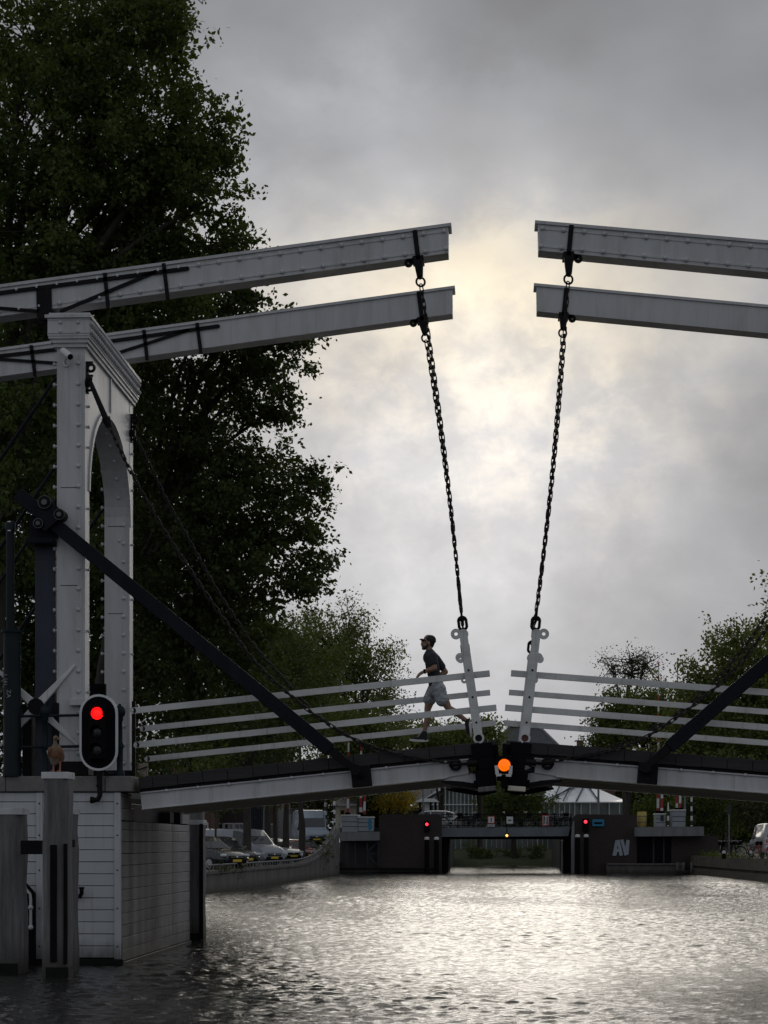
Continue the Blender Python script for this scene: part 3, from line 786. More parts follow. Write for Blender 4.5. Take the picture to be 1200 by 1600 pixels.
    m = MB(); slab(m, 0.12, 0.40, YN-0.44, YN-0.12, -0.785, -0.705); m.build('bumper_shoe', M['plank'] if sx > 0 else M['pile'], root, 0.01)
    m = MB(); u0 = 0.05 if sx < 0 else 0.115; slab(m, u0, u0+0.055, YN-0.62, YN-0.44, -0.54, -0.40); slab(m, u0-0.04, u0+0.045, YN-0.62, YN-0.44, -0.575, -0.535); m.build('lamp_bracket', M['white'], root, 0.004)
    m = MB(); c = P(0.47, YN-0.33, -0.315); m.cyl(c - E*0.10, c + E*0.06, 0.055, 12); m.cyl(c + E*0.06, c+E*0.16, 0.025, 8)
    m.torus(c + E*0.24, 0.075, 0.026, E, W, 16, 6); m.torus(c + E*0.25, 0.05, 0.022, E, V((0, 1, 0)), 14, 6, 0.03); m.build('chain_eye', M['iron'], root)
    return root, P

LL, PL = leaf('left leaf of the white drawbridge with the runner on it', -1, (779, 1158), 0.1010, 5.72, ((748, 1154), (724, 992)))
RL, PR = leaf('right leaf of the white drawbridge running out of the picture', 1, (787, 1158), 0.0790, 6.6, ((820, 1154), (838, 992)))

# rack anchors on the girders
def rack_anchor(root, P, u):
    m = MB(); E = P(1, YN, 0)-P(0, YN, 0); W = P(0, YN, 1)-P(0, YN, 0)
    m.obox(P(u, YN-0.33, -0.345), E*0.155, V((0, 0.075, 0)), W*0.165)
    m.obox(P(u, YN-0.42, -0.30), E*0.06, V((0, 0.03, 0)), W*0.07)
    m.cyl(P(u, YN-0.52, -0.29), P(u, YN-0.3, -0.29), 0.055, 14)
    m.build('rack_anchor', M['iron'], root, 0.008)
    m = MB(); m.obox(P(u-0.17, YF-0.1, 0.12), (E+W)*0.09, V((0, 0.05, 0)), (W-E)*0.09)
    m.build('rear_rack_anchor', M['iron'], root, 0.008)
rack_anchor(LL, PL, 2.2); rack_anchor(RL, PR, 2.28)

# ---------------------------------------------------------------- sagging chains
def sag_chain(label, Y, pts, rod=None):
    P = smooth_path([at(x, y, Y) for x, y in pts], 8)
    root = thing('sagging_chain', label, 'chain', P[-1], 'slack chains from portal to deck tip')
    m = MB(); chain_links(m, P, 0.118, 0.0100, 0.026); m.build('chain_links', M['chain'], root)
    if rod:
        A, B = at(*rod[0], Y), at(*rod[1], Y)
        m = MB(); m.cyl(A, B, 0.034, 10, 0.048); m.ell(A, 0.06, 10, 6); m.cyl(B - (B-A).normalized()*0.05, B + (B-A).normalized()*0.10, 0.075, 12, 0.05); m.build('tie_rod', M['iron'], root)
sag_chain('slack chain in front of the portal arch down to the left deck tip', 35.12,
    [(170, 664), (205, 738), (250, 818), (300, 895), (350, 968), (400, 1036), (458, 1090), (505, 1126), (560, 1158), (620, 1178), (680, 1189), (714, 1190)], ((139, 592), (167, 658)))
sag_chain('slack chain behind the portal over the dark trees to the left deck', 40.3,
    [(212, 683), (238, 735), (265, 790), (300, 852), (335, 915), (370, 970), (400, 1013), (444, 1062), (482, 1104), (520, 1135), (563, 1162), (604, 1182), (660, 1199), (726, 1204)])
sag_chain('lower of the slack chains at the right edge', 35.12,
    [(1330, 790), (1260, 893), (1200, 980), (1168, 1022), (1130, 1064), (1077, 1107), (1019, 1146), (975, 1167), (908, 1182), (853, 1190)])
sag_chain('upper of the slack chains at the right edge', 40.3,
    [(1330, 740), (1260, 862), (1200, 957), (1180, 988), (1142, 1037), (1112, 1069), (1077, 1100), (1040, 1127), (996, 1150), (960, 1166), (908, 1184), (826, 1204)])

# ---------------------------------------------------------------- rack bars
def rack_bar(label, pts, w, cat_group):
    P = [at(x, y, 35.0) for x, y in pts]
    root = thing('rack_bar', label, 'rack bar', P[-1], cat_group)
    m = MB(); m.bar(P[0], P[1], 0.10, w, up=(0, 0, 1)); 
    for q in range(9):
        c = P[0].lerp(P[1], 0.80+0.02*q)
        m.ell(c + V((0, -0.05, 0)), (0.016, 0.014, 0.016), 10, 8)
    m.build('bar', M['navy'], root, 0.008)
    m = MB(); m.bar(P[1], P[2], 0.07, w*0.72, up=(0, 0, 1), h1=w*0.5)
    m.cyl(P[2] + V((0, -0.09, 0)), P[2] + V((0, 0.12, 0)), 0.085, 14); m.build('end_fork', M['iron'], root, 0.006)
    return root
rack_bar('dark blue rack bar slanting from the left portal to the deck', [(28, 772), (516, 1172), (556, 1203)], 0.215, 'dark rack bars that lift the leaves')
rack_bar('dark blue rack bar slanting down from the right edge', [(1420, 846), (1045, 1168), (1008, 1199)], 0.215, 'dark rack bars that lift the leaves')

# ---------------------------------------------------------------- portal (left)
YT = 35.2
XL, XR = ax(89, YT), ax(133, YT)
ZB, ZT = 3.0, az(536, YT)
YT2 = 35.57; YT3, YT4 = 39.55, 39.92
portal = thing('bridge_portal', 'white riveted bridge portal with arched opening and heavy cornice', 'bridge portal', ((XL+XR)/2, 37.5, ZB))
for (y0, y1) in ((YT, YT2), (YT3, YT4)):
    m = MB()
    m.box(XL, XR, y0, y1, 3.22, ZT)
    m.box(XL+0.03, XR-0.05, y0-0.012, y0-0.001, 3.4, ZT-0.12)      # raised centre panel
    for z in (az(756, y0), az(884, y0)):
        pass
    z = 3.35
    n = 0
    while z < ZT-0.1:
        m.ell((XR-0.105, y0-0.018, z), (0.036, 0.030, 0.036), 10, 8)
        m.cyl((XL-0.055, y0+0.06, z), (XL+0.0, y0+0.06, z), 0.016, 7); m.ell((XL-0.055, y0+0.06, z), (0.022, 0.034, 0.034), 10, 8)
        if n % 3 == 0 or z > 8.0: m.ell((XR+0.02, y0+0.20, z), (0.022, 0.026, 0.026), 8, 6)
        z += 0.325; n += 1
    m.box(XR-0.116, XR-0.094, y0-0.020, y0-0.011, 3.4, ZT-0.12)
    m.build('column', M['paint'], portal)
    m = MB(); m.box(XL-0.06, XR+0.06, y0-0.05, y1+0.05, ZB, 3.22); m.build('plinth', M['iron'], portal, 0.01)
    for z in (6.0, 7.55): m = MB(); m.box(XL+0.06, XR-0.12, y0-0.0135, y0-0.0105, z, z+0.012); m.build('joint_line', M['iron'], portal)
# arch panel between the columns
zs, zr = 7.55, 1.52; yc = (YT2+YT3)/2; hw = (YT3-YT2)/2
arc = [(yc - hw*math.cos(math.pi*i/28), zs + zr*math.sin(math.pi*i/28)) for i in range(29)]
m = MB()
x0, x1 = XL+0.015, XR-0.006
for i in range(28):
    (ya, za), (yb, zb) = arc[i], arc[i+1]
    vs = [V((x, y, z)) for x in (x0, x1) for (y, z) in ((ya, za), (yb, zb), (yb, ZT), (ya, ZT))]
    m.add(vs, [(0, 1, 2, 3), (7, 6, 5, 4)]); m.add([vs[0], vs[4], vs[5], vs[1]], [(0, 1, 2, 3)], True)
panel_m = m
m = MB()
ring_o = [V((XR-0.005, yc-(hw+0.0)*math.cos(math.pi*i/28), zs+(zr+0.0)*math.sin(math.pi*i/28))) for i in range(29)]
ring_i = [V((XR-0.005, yc-(hw+0.09)*math.cos(math.pi*i/28), zs+(zr+0.09)*math.sin(math.pi*i/28))) for i in range(29)]
for i in range(28):
    m.extrude([ring_o[i], ring_o[i+1], ring_i[i+1], ring_i[i]], (0.028, 0, 0))
m.box(XR-0.004, XR+0.018, yc-0.035, yc+0.035, zs+zr+0.09, ZT)
m.build('arch_moulding', M['paint'], portal)
m = panel_m
for i in range(3, 26, 2):
    y, z = arc[i]; nrm = V((0, (yc-y)/hw, -(z-zs)/zr)).normalized()
    m.ell(V(((x0+x1)/2+0.04, y, z)) + nrm*0.015, 0.03, 8, 5)
for z in (7.3, 6.7): m.ell(((XL+XR)/2+0.04, YT3-0.01, z), 0.03, 8, 5)
m.build('arch_panel', M['paint'], portal)
# cornice
m = MB()
def slabring(x_o, z0, z1): m.box(XL-x_o, XR+x_o*0.75, YT-x_o, YT4+x_o, z0, z1)
zc0 = ZT
slabring(0.05, zc0, zc0+0.06); slabring(0.085, zc0+0.061, zc0+0.12); slabring(0.115, zc0+0.121, zc0+0.16)
slabring(0.125, zc0+0.161, zc0+0.44); slabring(0.165, zc0+0.441, zc0+0.49)
m.box(XL-0.11, XR+0.09, YT-0.10, YT4+0.10, zc0+0.491, zc0+0.53)
xr = XR+0.125*0.75; y = YT-0.06
while y < YT4+0.08:
    for z in (zc0+0.23, zc0+0.36): m.ell((xr+0.014, y, z), (0.040, 0.05, 0.045), 10, 8)
    y += 0.165
for x in (XL+0.08, XR-0.09):
    for z in (zc0+0.225, zc0+0.37): m.ell((x, YT-0.135, z), (0.03, 0.022, 0.03), 8, 5)
for z in (zc0+0.225, zc0+0.37): m.ell((XL-0.14, YT+0.1, z), (0.022, 0.03, 0.03), 8, 5)
for z in (zc0+0.20, zc0+0.41): m.box(XL-0.128, XR+0.098, YT-0.135, YT+0.3, z, z+0.018)
m.build('cornice', M['paint'], portal)
# iron chain fittings on the canal side of each column
for y in (YT+0.14, YT3+0.14):
    m = MB(); zt = az(566, YT)
    m.box(XR, XR+0.03, y-0.06, y+0.06, zt-0.40, zt+0.10)
    for dz in (0.08, -0.13, -0.36): m.cyl((XR, y-0.05, zt+dz), (XR+0.11, y-0.05, zt+dz), 0.022, 8)
    m.torus((XR+0.09, y-0.12, zt-0.02), 0.055, 0.025, (1, 0, 0), (0, 0, 1), 14, 6)
    m.cyl((XR, y-0.12, zt-0.26), (XR+0.1, y-0.12, zt-0.26), 0.06, 12)
    m.build('chain_fitting', M['iron'], portal, 0.005)
# pivot blocks on the cornice
for y in (YB+0.21, YBF+0.21):
    m = MB(); zt = zc0+0.531
    m.box(ax(60, YT), ax(84, YT), y-0.26, y+0.26, zt-0.16, zt+0.05); m.cyl((ax(70, YT), y-0.30, zt-0.02), (ax(70, YT), y+0.30, zt-0.02), 0.09, 16)
    m.build('pivot_block', M['iron'], portal, 0.01)
# small base box on the front column
m = MB(); m.box(XR-0.23, XR-0.02, YT-0.14, YT-0.021, az(1101, YT), az(1090, YT)); m.build('junction_box', M['paint'], portal, 0.006)
# security camera
cb = at(107, 560, YT)
sc_ = thing('security_camera', 'small white security camera on the front of the portal', 'security camera', cb)
m = MB(); m.cyl(cb + V((-0.03, -0.01, -0.09)), cb + V((-0.03, -0.05, -0.09)), 0.05, 12); m.tube([cb + V((-0.03, -0.04, -0.09)), cb + V((-0.03, -0.12, -0.08)), cb + V((-0.02, -0.15, -0.02))], 0.02, 8); m.build('arm', M['white'], sc_)
m = MB(); m.tube([cb + V((-0.07, -0.10, 0.10)), cb + V((0.01, -0.19, 0.03)), cb + V((0.075, -0.26, -0.03))], [0.055, 0.058, 0.05], 12); m.build('housing', M['white'], sc_)
m = MB(); m.cyl(cb + V((0.07, -0.255, -0.026)), cb + V((0.085, -0.272, -0.04)), 0.046, 12); m.build('lens', M['dark'], sc_)
# stays
for (a, b, y, lab) in (((88, 590), (-20, 747), YT+0.18, 'upper stay rod left of the portal front column'), ((88, 726), (-20, 887), YT+0.18, 'lower stay rod left of the portal front column'),
                  ((164, 671), (-20, 938), YT3+0.18, 'upper stay rod from the rear column behind the front one'), ((164, 791), (-20, 1058), YT3+0.18, 'lower stay rod from the rear column seen through the arch')):
    m = MB(); m.cyl(at(*a, y), at(*b, y), 0.030, 8)
    tag(m.build('stay_rod', M['navy']), lab, 'stay rod', 'stay rods of the portal')

# ---------------------------------------------------------------- drive post left of the portal
dp = thing('drive_post', 'slate blue drive post with black roller plate beside the portal', 'drive post', at(72, 1213, 35.45))
px0, px1 = ax(55, 35.35), ax(87, 35.35)
m = MB(); m.box(px0, px1, 35.34, 35.69, 2.99, az(846, 35.3)); m.build('post', M['slate'], dp, 0.008)
m = MB(); m.box(ax(45, 35.3), ax(89, 35.3)-0.005, 35.02, 35.6, az(848, 35.3)+0.002, az(838, 35.3))
a_ = [at(*p, 35.12) for p in ((45, 839), (90, 839), (90, 818), (84, 800), (97, 806), (93, 794), (80, 780), (66, 779), (60, 790), (46, 812))]
m.extrude([at(*p, 35.10) for p in ((46, 840), (89, 840), (88, 822), (98, 806), (94, 796), (79, 782), (66, 780), (58, 792), (46, 812))], (0, 0.10, 0))
m.extrude([at(*p, 34.86) for p in ((54, 820), (70, 830), (84, 818), (99, 806), (94, 797), (80, 784), (66, 781), (60, 790))], (0, 0.03, 0))
m.build('roller_plate', M['navy'], dp, 0.01)
for (x, y, R) in ((70, 785, 0.11), (93, 804, 0.09), (60, 818, 0.08)):
    c = at(x, y, 34.85)
    m = MB(); m.cyl(c + V((0, -0.03, 0)), c + V((0, 0.24, 0)), R, 20); o = m.build('roller', M['iron'], dp, 0.006)
    m = MB(); m.torus(c + V((0, -0.03, 0)), R*0.92, 0.006, (1, 0, 0), (0, 0, 1), 22, 6); m.cyl(c + V((0, -0.06, 0)), c + V((0, -0.02, 0)), R*0.42, 10)
    m.build('roller_rim', M['dullsteel'], o)

# ---------------------------------------------------------------- pier
XP = ax(190, 35.0)      # canal corner
pier = thing('bridge_pier', 'white boarded bridge pier with granite coping standing in the water', 'bridge pier', (XP-3, 35.0, 0))
m = MB()
m.box(-40, XP-0.05, 35.05, 42.95, -1.5, 2.28)
m.box(-40, XP-0.55, 35.06, 42.94, 2.281, 2.72)
m.box(XP-0.551, XP-0.05, 35.06, 36.0, 2.282, 2.72); m.box(XP-0.551, XP-0.05, 41.9, 42.94, 2.282, 2.72)
m.build('pier_core', M['dark'], pier)
for i in range(60):
    pass
m = MB(); x = XP+0.16; i = 0
while x > -22:
    w = (0.42, 0.62, 0.95, 0.9, 1.05)[i % 5] if i < 5 else 1.0
    m.box(x-w+0.008, x, 34.93+0.006*math.sin(i*3), 36.0, 2.735, 2.98); x -= w; i += 1
m.build('coping', M['stone'], pier, 0.012)
m = MB(); m.box(XP-0.549, XP+0.155, 41.95, 43.0, 2.735, 2.98); m.build('coping', M['stone'], pier, 0.012)
m = MB(); z = 0.12; k = 0
while z < 2.72:
    z1 = min(z+0.187, 2.725)
    m.box(-22, XP-0.115, 34.985+0.003*math.sin(k*2), 35.04, z+0.004, z1-0.004); z = z1+0.002; k += 1
m.build('white_boards', M['clad'], pier, 0.004)
for xa in (XP-0.115, ax(57, 35), ax(57, 35)-2.6, ax(57, 35)-5.2):
    m = MB(); m.box(xa+0.004, xa+0.105, 34.955, 35.045, 0.10, 2.72); m.build('cover_strip', M['clad'], pier, 0.004)
m = MB()
for xa in (XP-0.115, ax(57, 35)):
    for z in (0.3, 0.9, 1.5, 2.05, 2.55): m.ell((xa+0.055, 34.952, z), (0.014, 0.008, 0.014), 8, 4)
m.build('strip_bolts', M['iron'], pier)
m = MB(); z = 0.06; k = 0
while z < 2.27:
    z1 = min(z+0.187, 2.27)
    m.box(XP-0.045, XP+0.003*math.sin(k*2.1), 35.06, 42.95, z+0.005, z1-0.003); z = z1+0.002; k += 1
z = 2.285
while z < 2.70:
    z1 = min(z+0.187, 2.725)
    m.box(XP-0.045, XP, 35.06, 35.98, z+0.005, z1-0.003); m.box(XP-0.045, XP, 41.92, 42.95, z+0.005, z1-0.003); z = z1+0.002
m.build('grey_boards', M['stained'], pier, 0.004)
m = MB(); m.box(-22, XP+0.03, 34.96, 35.03, -0.4, 0.10); m.box(XP-0.04, XP+0.03, 35.031, 42.98, -0.4, 0.055); m.build('waterline_beam', M['wet'], pier, 0.01)
m = MB(); m.box(XP-0.5, XP-0.30, 36.05, 41.85, 2.29, 2.6); m.box(XP-0.52, XP-0.1, 36.4, 36.8, 2.29, 2.5); m.box(XP-0.52, XP-0.1, 41.0, 41.5, 2.29, 2.5); m.build('bearing_beam', M['iron'], pier, 0.01)

# ---------------------------------------------------------------- mooring piles
def pile(label, pxl, pxr, Y, top, cap=True, strips=(), w_y=0.5, notch=None):
    x0, x1 = ax(pxl, Y), ax(pxr, Y); zt = az(top, Y)
    root = thing('mooring_pile', label, 'mooring pile', ((x0+x1)/2, Y+w_y/2, 0), 'grey timber mooring piles round the pier')
    m = MB(); wx = x1-x0; ch = wx*0.16
    base = [(x0+ch, Y), (x1-ch, Y), (x1, Y+ch), (x1, Y+w_y-ch), (x1-ch, Y+w_y), (x0+ch, Y+w_y), (x0, Y+w_y-ch), (x0, Y+ch)]
    rows = []
    for i, z in enumerate([-1.5, 0.3, 0.8, 1.3, 1.8, zt-0.35, zt-0.06]):
        gx = 0.014*math.sin(i*2.1+pxl); gr = 1.0 + (0.03 if z < 0.9 else 0) + 0.01*math.sin(i*3.3)
        cx, cy = (x0+x1)/2, Y+w_y/2
        rows.append([V((cx+(x-cx)*gr+gx, cy+(y-cy)*gr, z)) for x, y in base])
    m.grid(rows, smooth=False, close=True); m.add(rows[-1], [tuple(range(8))])
    m.build('shaft', M['pile'], root, 0.02, 2)
    m = MB(); rows = [[V((cx+(x-cx)*1.035, cy+(y-cy)*1.035, z)) for x, y in base] for z in (-1.0, 0.0, 0.16)]
    m.grid(rows, close=True, smooth=False); m.build('waterline_band', M['wet'], root)
    if cap:
        m = MB(); m.box(x0-0.012, x1+0.012, Y-0.012, Y+w_y+0.012, zt-0.095, zt); m.ell(((x0+x1)/2, Y-0.014, zt-0.05), (0.012, 0.006, 0.012), 6, 4); m.build('cap', M['pilecap'], root, 0.008)
    for (sa, sb, t0, t1) in strips:
        m = MB(); m.box(ax(sa, Y), ax(sb, Y), Y-0.045, Y+0.02, az(t1, Y), az(t0, Y)); m.build('rubber_fender', M['rubber'], root, 0.008)
    return root
pile('broad grey pile with a white cap cut by the left edge', -14, 34, 32.6, 1262)
pile('tall grey pile with the goose on its white cap', 66, 105, 31.6, 1205, strips=((79, 89, 1320, 1505), (100, 105.5, 1318, 1508)))
pile('grey pile half hidden behind the pile that carries the goose', 88, 114, 33.2, 1262)
pile('grey pile with pale top on the canal side of the pier', 290, 317, 43.7, 1281, strips=((312, 317.5, 1287, 1468),))
pile('dark capless post behind the pile on the canal side of the pier', 291, 316, 45.6, 1244, cap=False)
m = MB(); m.box(ax(34, 32.4), ax(66, 32.4), 32.3, 32.55, az(1335, 32.3), az(1313, 32.3)); m.box(ax(110, 33), ax(115, 33), 33.0, 33.15, az(1324, 33), az(1312, 33))
tag(m.build('waling_beam', M['iron'], bevel=0.01), 'short black beam between the two front mooring piles', 'beam')
lr = thing('ladder_rail', 'bent pale handrail on a dark panel between the front piles', 'ladder rail', at(45, 1500, 34.7))
m = MB(); m.extrude([at(*p, 34.75) for p in ((36, 1376), (54, 1396), (54, 1520), (36, 1520))], (0, 0.12, 0)); m.build('panel', M['dark'], lr, 0.006)
m = MB(); m.tube([at(*p, 34.66) for p in ((37, 1386), (40, 1389), (47, 1397), (48, 1404), (48, 1452))], 0.022, 10)
for p in ((38, 1387), (48, 1418), (48, 1449)): m.ell(at(*p, 34.66), 0.042, 10, 6)
m.build('rail', M['pilecap'], lr)
m = MB(); b = at(118, 1402, 34.9); m.tube([at(118, 1401, 34.98), at(125, 1400, 34.9), at(127.5, 1396, 34.88), at(127.5, 1388, 34.88)], 0.035, 10); m.cyl(at(127.5, 1389, 34.88), at(127.5, 1386, 34.88), 0.045, 10)
tag(m.build('wall_spout', M['iron']), 'small black pipe elbow sticking out of the white boards', 'pipe')

# ---------------------------------------------------------------- traffic light
TLc = at(154, 1144.5, 34.78)
tl = thing('traffic_light', 'oval black bridge traffic light with white rim showing red', 'traffic light', at(154, 1205, 34.8))
def stadium(c, r, hh, n=14):
    return [c + V((r*math.cos(t), 0, hh + r*math.sin(t))) for t in [math.pi*i/n for i in range(n+1)]] + [c + V((r*math.cos(t), 0, -hh + r*math.sin(t))) for t in [math.pi + math.pi*i/n for i in range(n+1)]]
m = MB(); m.extrude(stadium(TLc, 0.272, 0.297), (0, 0.03, 0)); m.build('backboard', M['dark'], tl)
m = MB(); m.ring(stadium(TLc + V((0, -0.006, 0)), 0.302, 0.297), stadium(TLc + V((0, -0.006, 0)), 0.266, 0.297), (0, 0.05, 0)); m.build('rim', M['white'], tl)
m = MB(); m.box(TLc.x-0.13, TLc.x+0.13, TLc.y-0.13, TLc.y-0.002, TLc.z-0.415, TLc.z+0.415)
for dz in (0.135, -0.135): m.box(TLc.x-0.14, TLc.x+0.14, TLc.y-0.135, TLc.y-0.003, TLc.z+dz-0.006, TLc.z+dz+0.006)
m.build('signal_head', M['rubber'], tl, 0.02, 2)
for dz, mm, nm in ((0.292, 'redlamp', 'red_lens'), (0.0, 'deadlens', 'lens'), (-0.275, 'deadlens', 'lens')):
    c = TLc + V((0.0, -0.132, dz))
    m = MB(); m.ell(c, (0.098, 0.03, 0.098), 22, 10); o = m.build(nm, M[mm], tl)
    # hood: upper half-tube
    m = MB(); rows = []
    for i in range(15):
        t = math.radians(-20 + 220*i/14)
        rows.append([c + V((0.112*math.cos(t), 0.0, 0.112*math.sin(t))), c + V((0.112*math.cos(t), -0.15 + 0.04*abs(math.cos(t)), 0.112*math.sin(t))), c + V((0.104*math.cos(t), -0.15 + 0.04*abs(math.cos(t)), 0.104*math.sin(t))), c + V((0.104*math.cos(t), 0.0, 0.104*math.sin(t)))])
    m.grid(rows); m.build('hood', M['rubber'], tl)
m = MB(); m.tube([at(155, 1200, 34.86), at(155, 1212, 34.86), at(156, 1235, 34.86), at(156, 1243, 34.86), at(153, 1249, 34.86), at(148, 1250, 34.86), at(142, 1250, 34.86)], [0.042, 0.042, 0.04, 0.04, 0.042, 0.042, 0.045], 12)
m.cyl(at(155, 1203, 34.86), at(155, 1212, 34.86), 0.06, 12); m.cyl(at(155, 1226, 34.86), at(155, 1229, 34.86), 0.052, 12); m.cyl(at(146, 1250, 34.86), at(141.5, 1250, 34.86), 0.055, 12)
m.tube([at(160, 1203, 34.86), at(170, 1209, 34.9), at(182, 1209, 35.0)], 0.02, 8)
m.build('mounting_pipe', M['iron'], tl)

# ---------------------------------------------------------------- orange lamp at the deck tips
oc = at(788, 1195.5, 34.95)
ol = thing('navigation_lamp', 'round lit orange lamp hanging between the two deck tips', 'lamp', oc + V((0, 0.1, -0.2)))
m = MB(); m.box(oc.x-0.13, oc.x+0.12, oc.y+0.0, oc.y+0.24, oc.z-0.13, oc.z+0.15); m.box(oc.x-0.05, oc.x+0.05, oc.y+0.05, oc.y+0.2, oc.z-0.36, oc.z-0.151); m.box(oc.x-0.12, oc.x+0.11, oc.y+0.06, oc.y+0.2, oc.z-0.24, oc.z-0.155)
m.box(oc.x-0.03, oc.x+0.03, oc.y+0.05, oc.y+0.2, oc.z+0.151, oc.z+0.34); m.build('housing', M['dark'], ol, 0.012)
m = MB(); m.ell(oc, (0.098, 0.035, 0.098), 24, 10); m.build('lens', M['orangelamp'], ol)
m = MB(); m.torus(oc + V((0, -0.005, 0)), 0.108, 0.012, (1, 0, 0), (0, 0, 1), 26, 6); m.build('lens_ring', M['dark'], ol)
# dark infill between the leaf tips
# ---------------------------------------------------------------- column with numbers
tc_ = thing('pipe_column', 'dark green iron column with faint white characters at the left edge', 'column', at(19, 1213, 35.0))
m = MB(); b = at(19, 1213, 35.0); z1 = az(983, 35.0)-b.z
m.lathe([(0.15, 0), (0.15, 0.12), (0.14, 0.16), (0.136, z1-0.02)], b, 20); m.lathe([(0.175, z1-0.02), (0.175, z1+0.02)], b, 20); m.build('base_tube', M['green_iron'], tc_)
m = MB(); b2 = V((ax(16, 35.0), 35.0, b.z)); m.lathe([(0.068, z1+0.02), (0.066, az(822, 35.0)-b.z)], b2, 14); m.lathe([(0.085, az(824, 35.0)-b.z), (0.085, az(812, 35.0)-b.z), (0.04, az(809, 35.0)-b.z)], b2, 14); m.ell(b2 + V((-0.10, 0, az(821, 35.0)-b.z)), 0.03); m.build('upper_tube', M['green_iron'], tc_)
m = MB(); m.ell(b2 + V((0, -0.08, az(811, 35.0)-b.z)), (0.03, 0.01, 0.012)); m.ell(b2 + V((0, -0.08, az(825, 35.0)-b.z)), (0.03, 0.01, 0.012)); m.build('clamp_bolt', M['white'], tc_)
def text_obj(name, body, size, loc, rot, m, parent, ext=0.004):
    cu = bpy.data.curves.new(name, 'FONT'); cu.body = body; cu.size = size; cu.extrude = ext; cu.align_x = 'CENTER'; cu.align_y = 'CENTER'
    o = bpy.data.objects.new(name, cu); COL.objects.link(o); o.location = loc; o.rotation_euler = rot
    o.data.materials.append(m)
    if parent is not None: child(o, parent)
    return o
M['marking'] = surf('worn_white_marking', (0.30, 0.30, 0.31), 0.7, var=0.4, scale=30)
text_obj('lettering', '1 161', 0.085, at(8.5, 1062, 34.865), (math.pi/2, math.pi/2, -0.35), M['marking'], tc_)
text_obj('lettering', 'ZA', 0.10, at(13.5, 1084, 34.855), (math.pi/2, math.pi/2, -0.2), M['marking'], tc_)

# ---------------------------------------------------------------- quay railing
qr = thing('quay_railing', 'dark iron railing with ball topped posts on the pier coping', 'railing', at(70, 1213, 35.0))
for px in (70, 187, -60):
    b = V((ax(px, 35.0), 35.02, 2.98)); m = MB()
    m.lathe([(0.075, 0), (0.075, 0.06), (0.05, 0.10), (0.05, 0.42), (0.062, 0.45), (0.062, 0.5), (0.045, 0.54), (0.04, 0.86), (0.058, 0.88), (0.05, 0.92), (0.085, 0.97), (0.09, 1.03), (0.07, 1.09), (0.03, 1.11), (0.02, 1.14)], b, 14)
    m.build('post', M['green_iron'], qr)
for z in (az(1117, 35.0), az(1166, 35.0)):
    m = MB(); m.cyl((ax(-120, 35.0), 35.0, z-0.02), (ax(187, 35.0), 35.0, z+0.02), 0.022, 8); m.build('rail', M['green_iron'], qr)

# ---------------------------------------------------------------- windlass
wc = at(57, 1104, 35.17)
wl = thing('windlass', 'windlass with tapered white spokes behind the pier railing', 'windlass', (wc.x, wc.y, 2.95))
m = MB(); m.cyl(wc + V((0, -0.06, 0)), wc + V((0, 0.14, 0)), 0.13, 18); m.cyl(wc + V((-0.22, 0.10, 0)), wc + V((-0.22, 0.5, 0)), 0.05, 12); m.build('hub', M['iron'], wl)
for k, q in enumerate((47, 137, 227, 317)):
    d = V((math.cos(math.radians(q)), 0, math.sin(math.radians(q))))
    m = MB(); m.bar(wc + d*0.11, wc + d*0.90, 0.07, 0.13, up=V((-d.z, 0, d.x)), w1=0.03, h1=0.04); m.build('spoke', M['rail'], wl, 0.012, 2)
m = MB(); m.box(wc.x-0.26, wc.x-0.12, wc.y+0.145, wc.y+0.5, 2.94, wc.z-0.05); m.box(wc.x+0.25, wc.x+0.36, wc.y-0.0, wc.y+0.025, 2.95, 4.15); m.build('stand', M['iron'], wl, 0.01)
m = MB(); m.box(ax(138, 36.4), ax(141, 36.4), 36.4, 36.5, 2.95, az(1070, 36.4)); m.box(ax(141, 36.6), ax(165, 36.6), 36.6, 36.7, az(1090, 36.6), az(1066, 36.6)); m.box(ax(146, 36.6), ax(160, 36.6), 36.62, 36.68, 2.95, az(1089, 36.6))
tag(m.build('control_box', M['dark'], bevel=0.01), 'black control box seen through the portal arch above the traffic light', 'control box')

gpst = thing('guide_post', 'thin dark guide post at the canal side foot of the portal', 'post', at(209, 1212, 39.5))
m = MB(); a, b = at(206.5, 1213, 39.5), at(212, 1096, 39.5); m.box(a.x, b.x, 39.44, 39.54, 2.95, b.z); m.build('shaft', M['iron'], gpst, 0.006)
m = MB(); m.box(a.x-0.03, b.x+0.03, 39.40, 39.58, 2.94, 3.02); m.build('foot', M['iron'], gpst)
pp = thing('peeling_panel', 'small pale panel with peeling paint at the left end of the lowest handrail', 'panel', at(223, 1213, 40.3))
m = MB(); m.extrude([at(*q, 40.3) for q in ((216, 1193), (231, 1192), (230, 1212), (219, 1212), (216, 1206))], (0, 0.05, 0)); m.build('plate', surf('peeling_cream_paint', (0.42, 0.37, 0.30), 0.8, var=0.5, scale=9, dirt=(0.12, 0.05, 0.03), dirt_amt=0.9, dirt_scale=7), pp, 0.004)
m = MB(); m.bar(at(216, 1203, 40.26), at(230, 1198, 40.26), 0.02, 0.02, up=(0, 1, 0)); m.build('hinge_bar', M['iron'], pp)
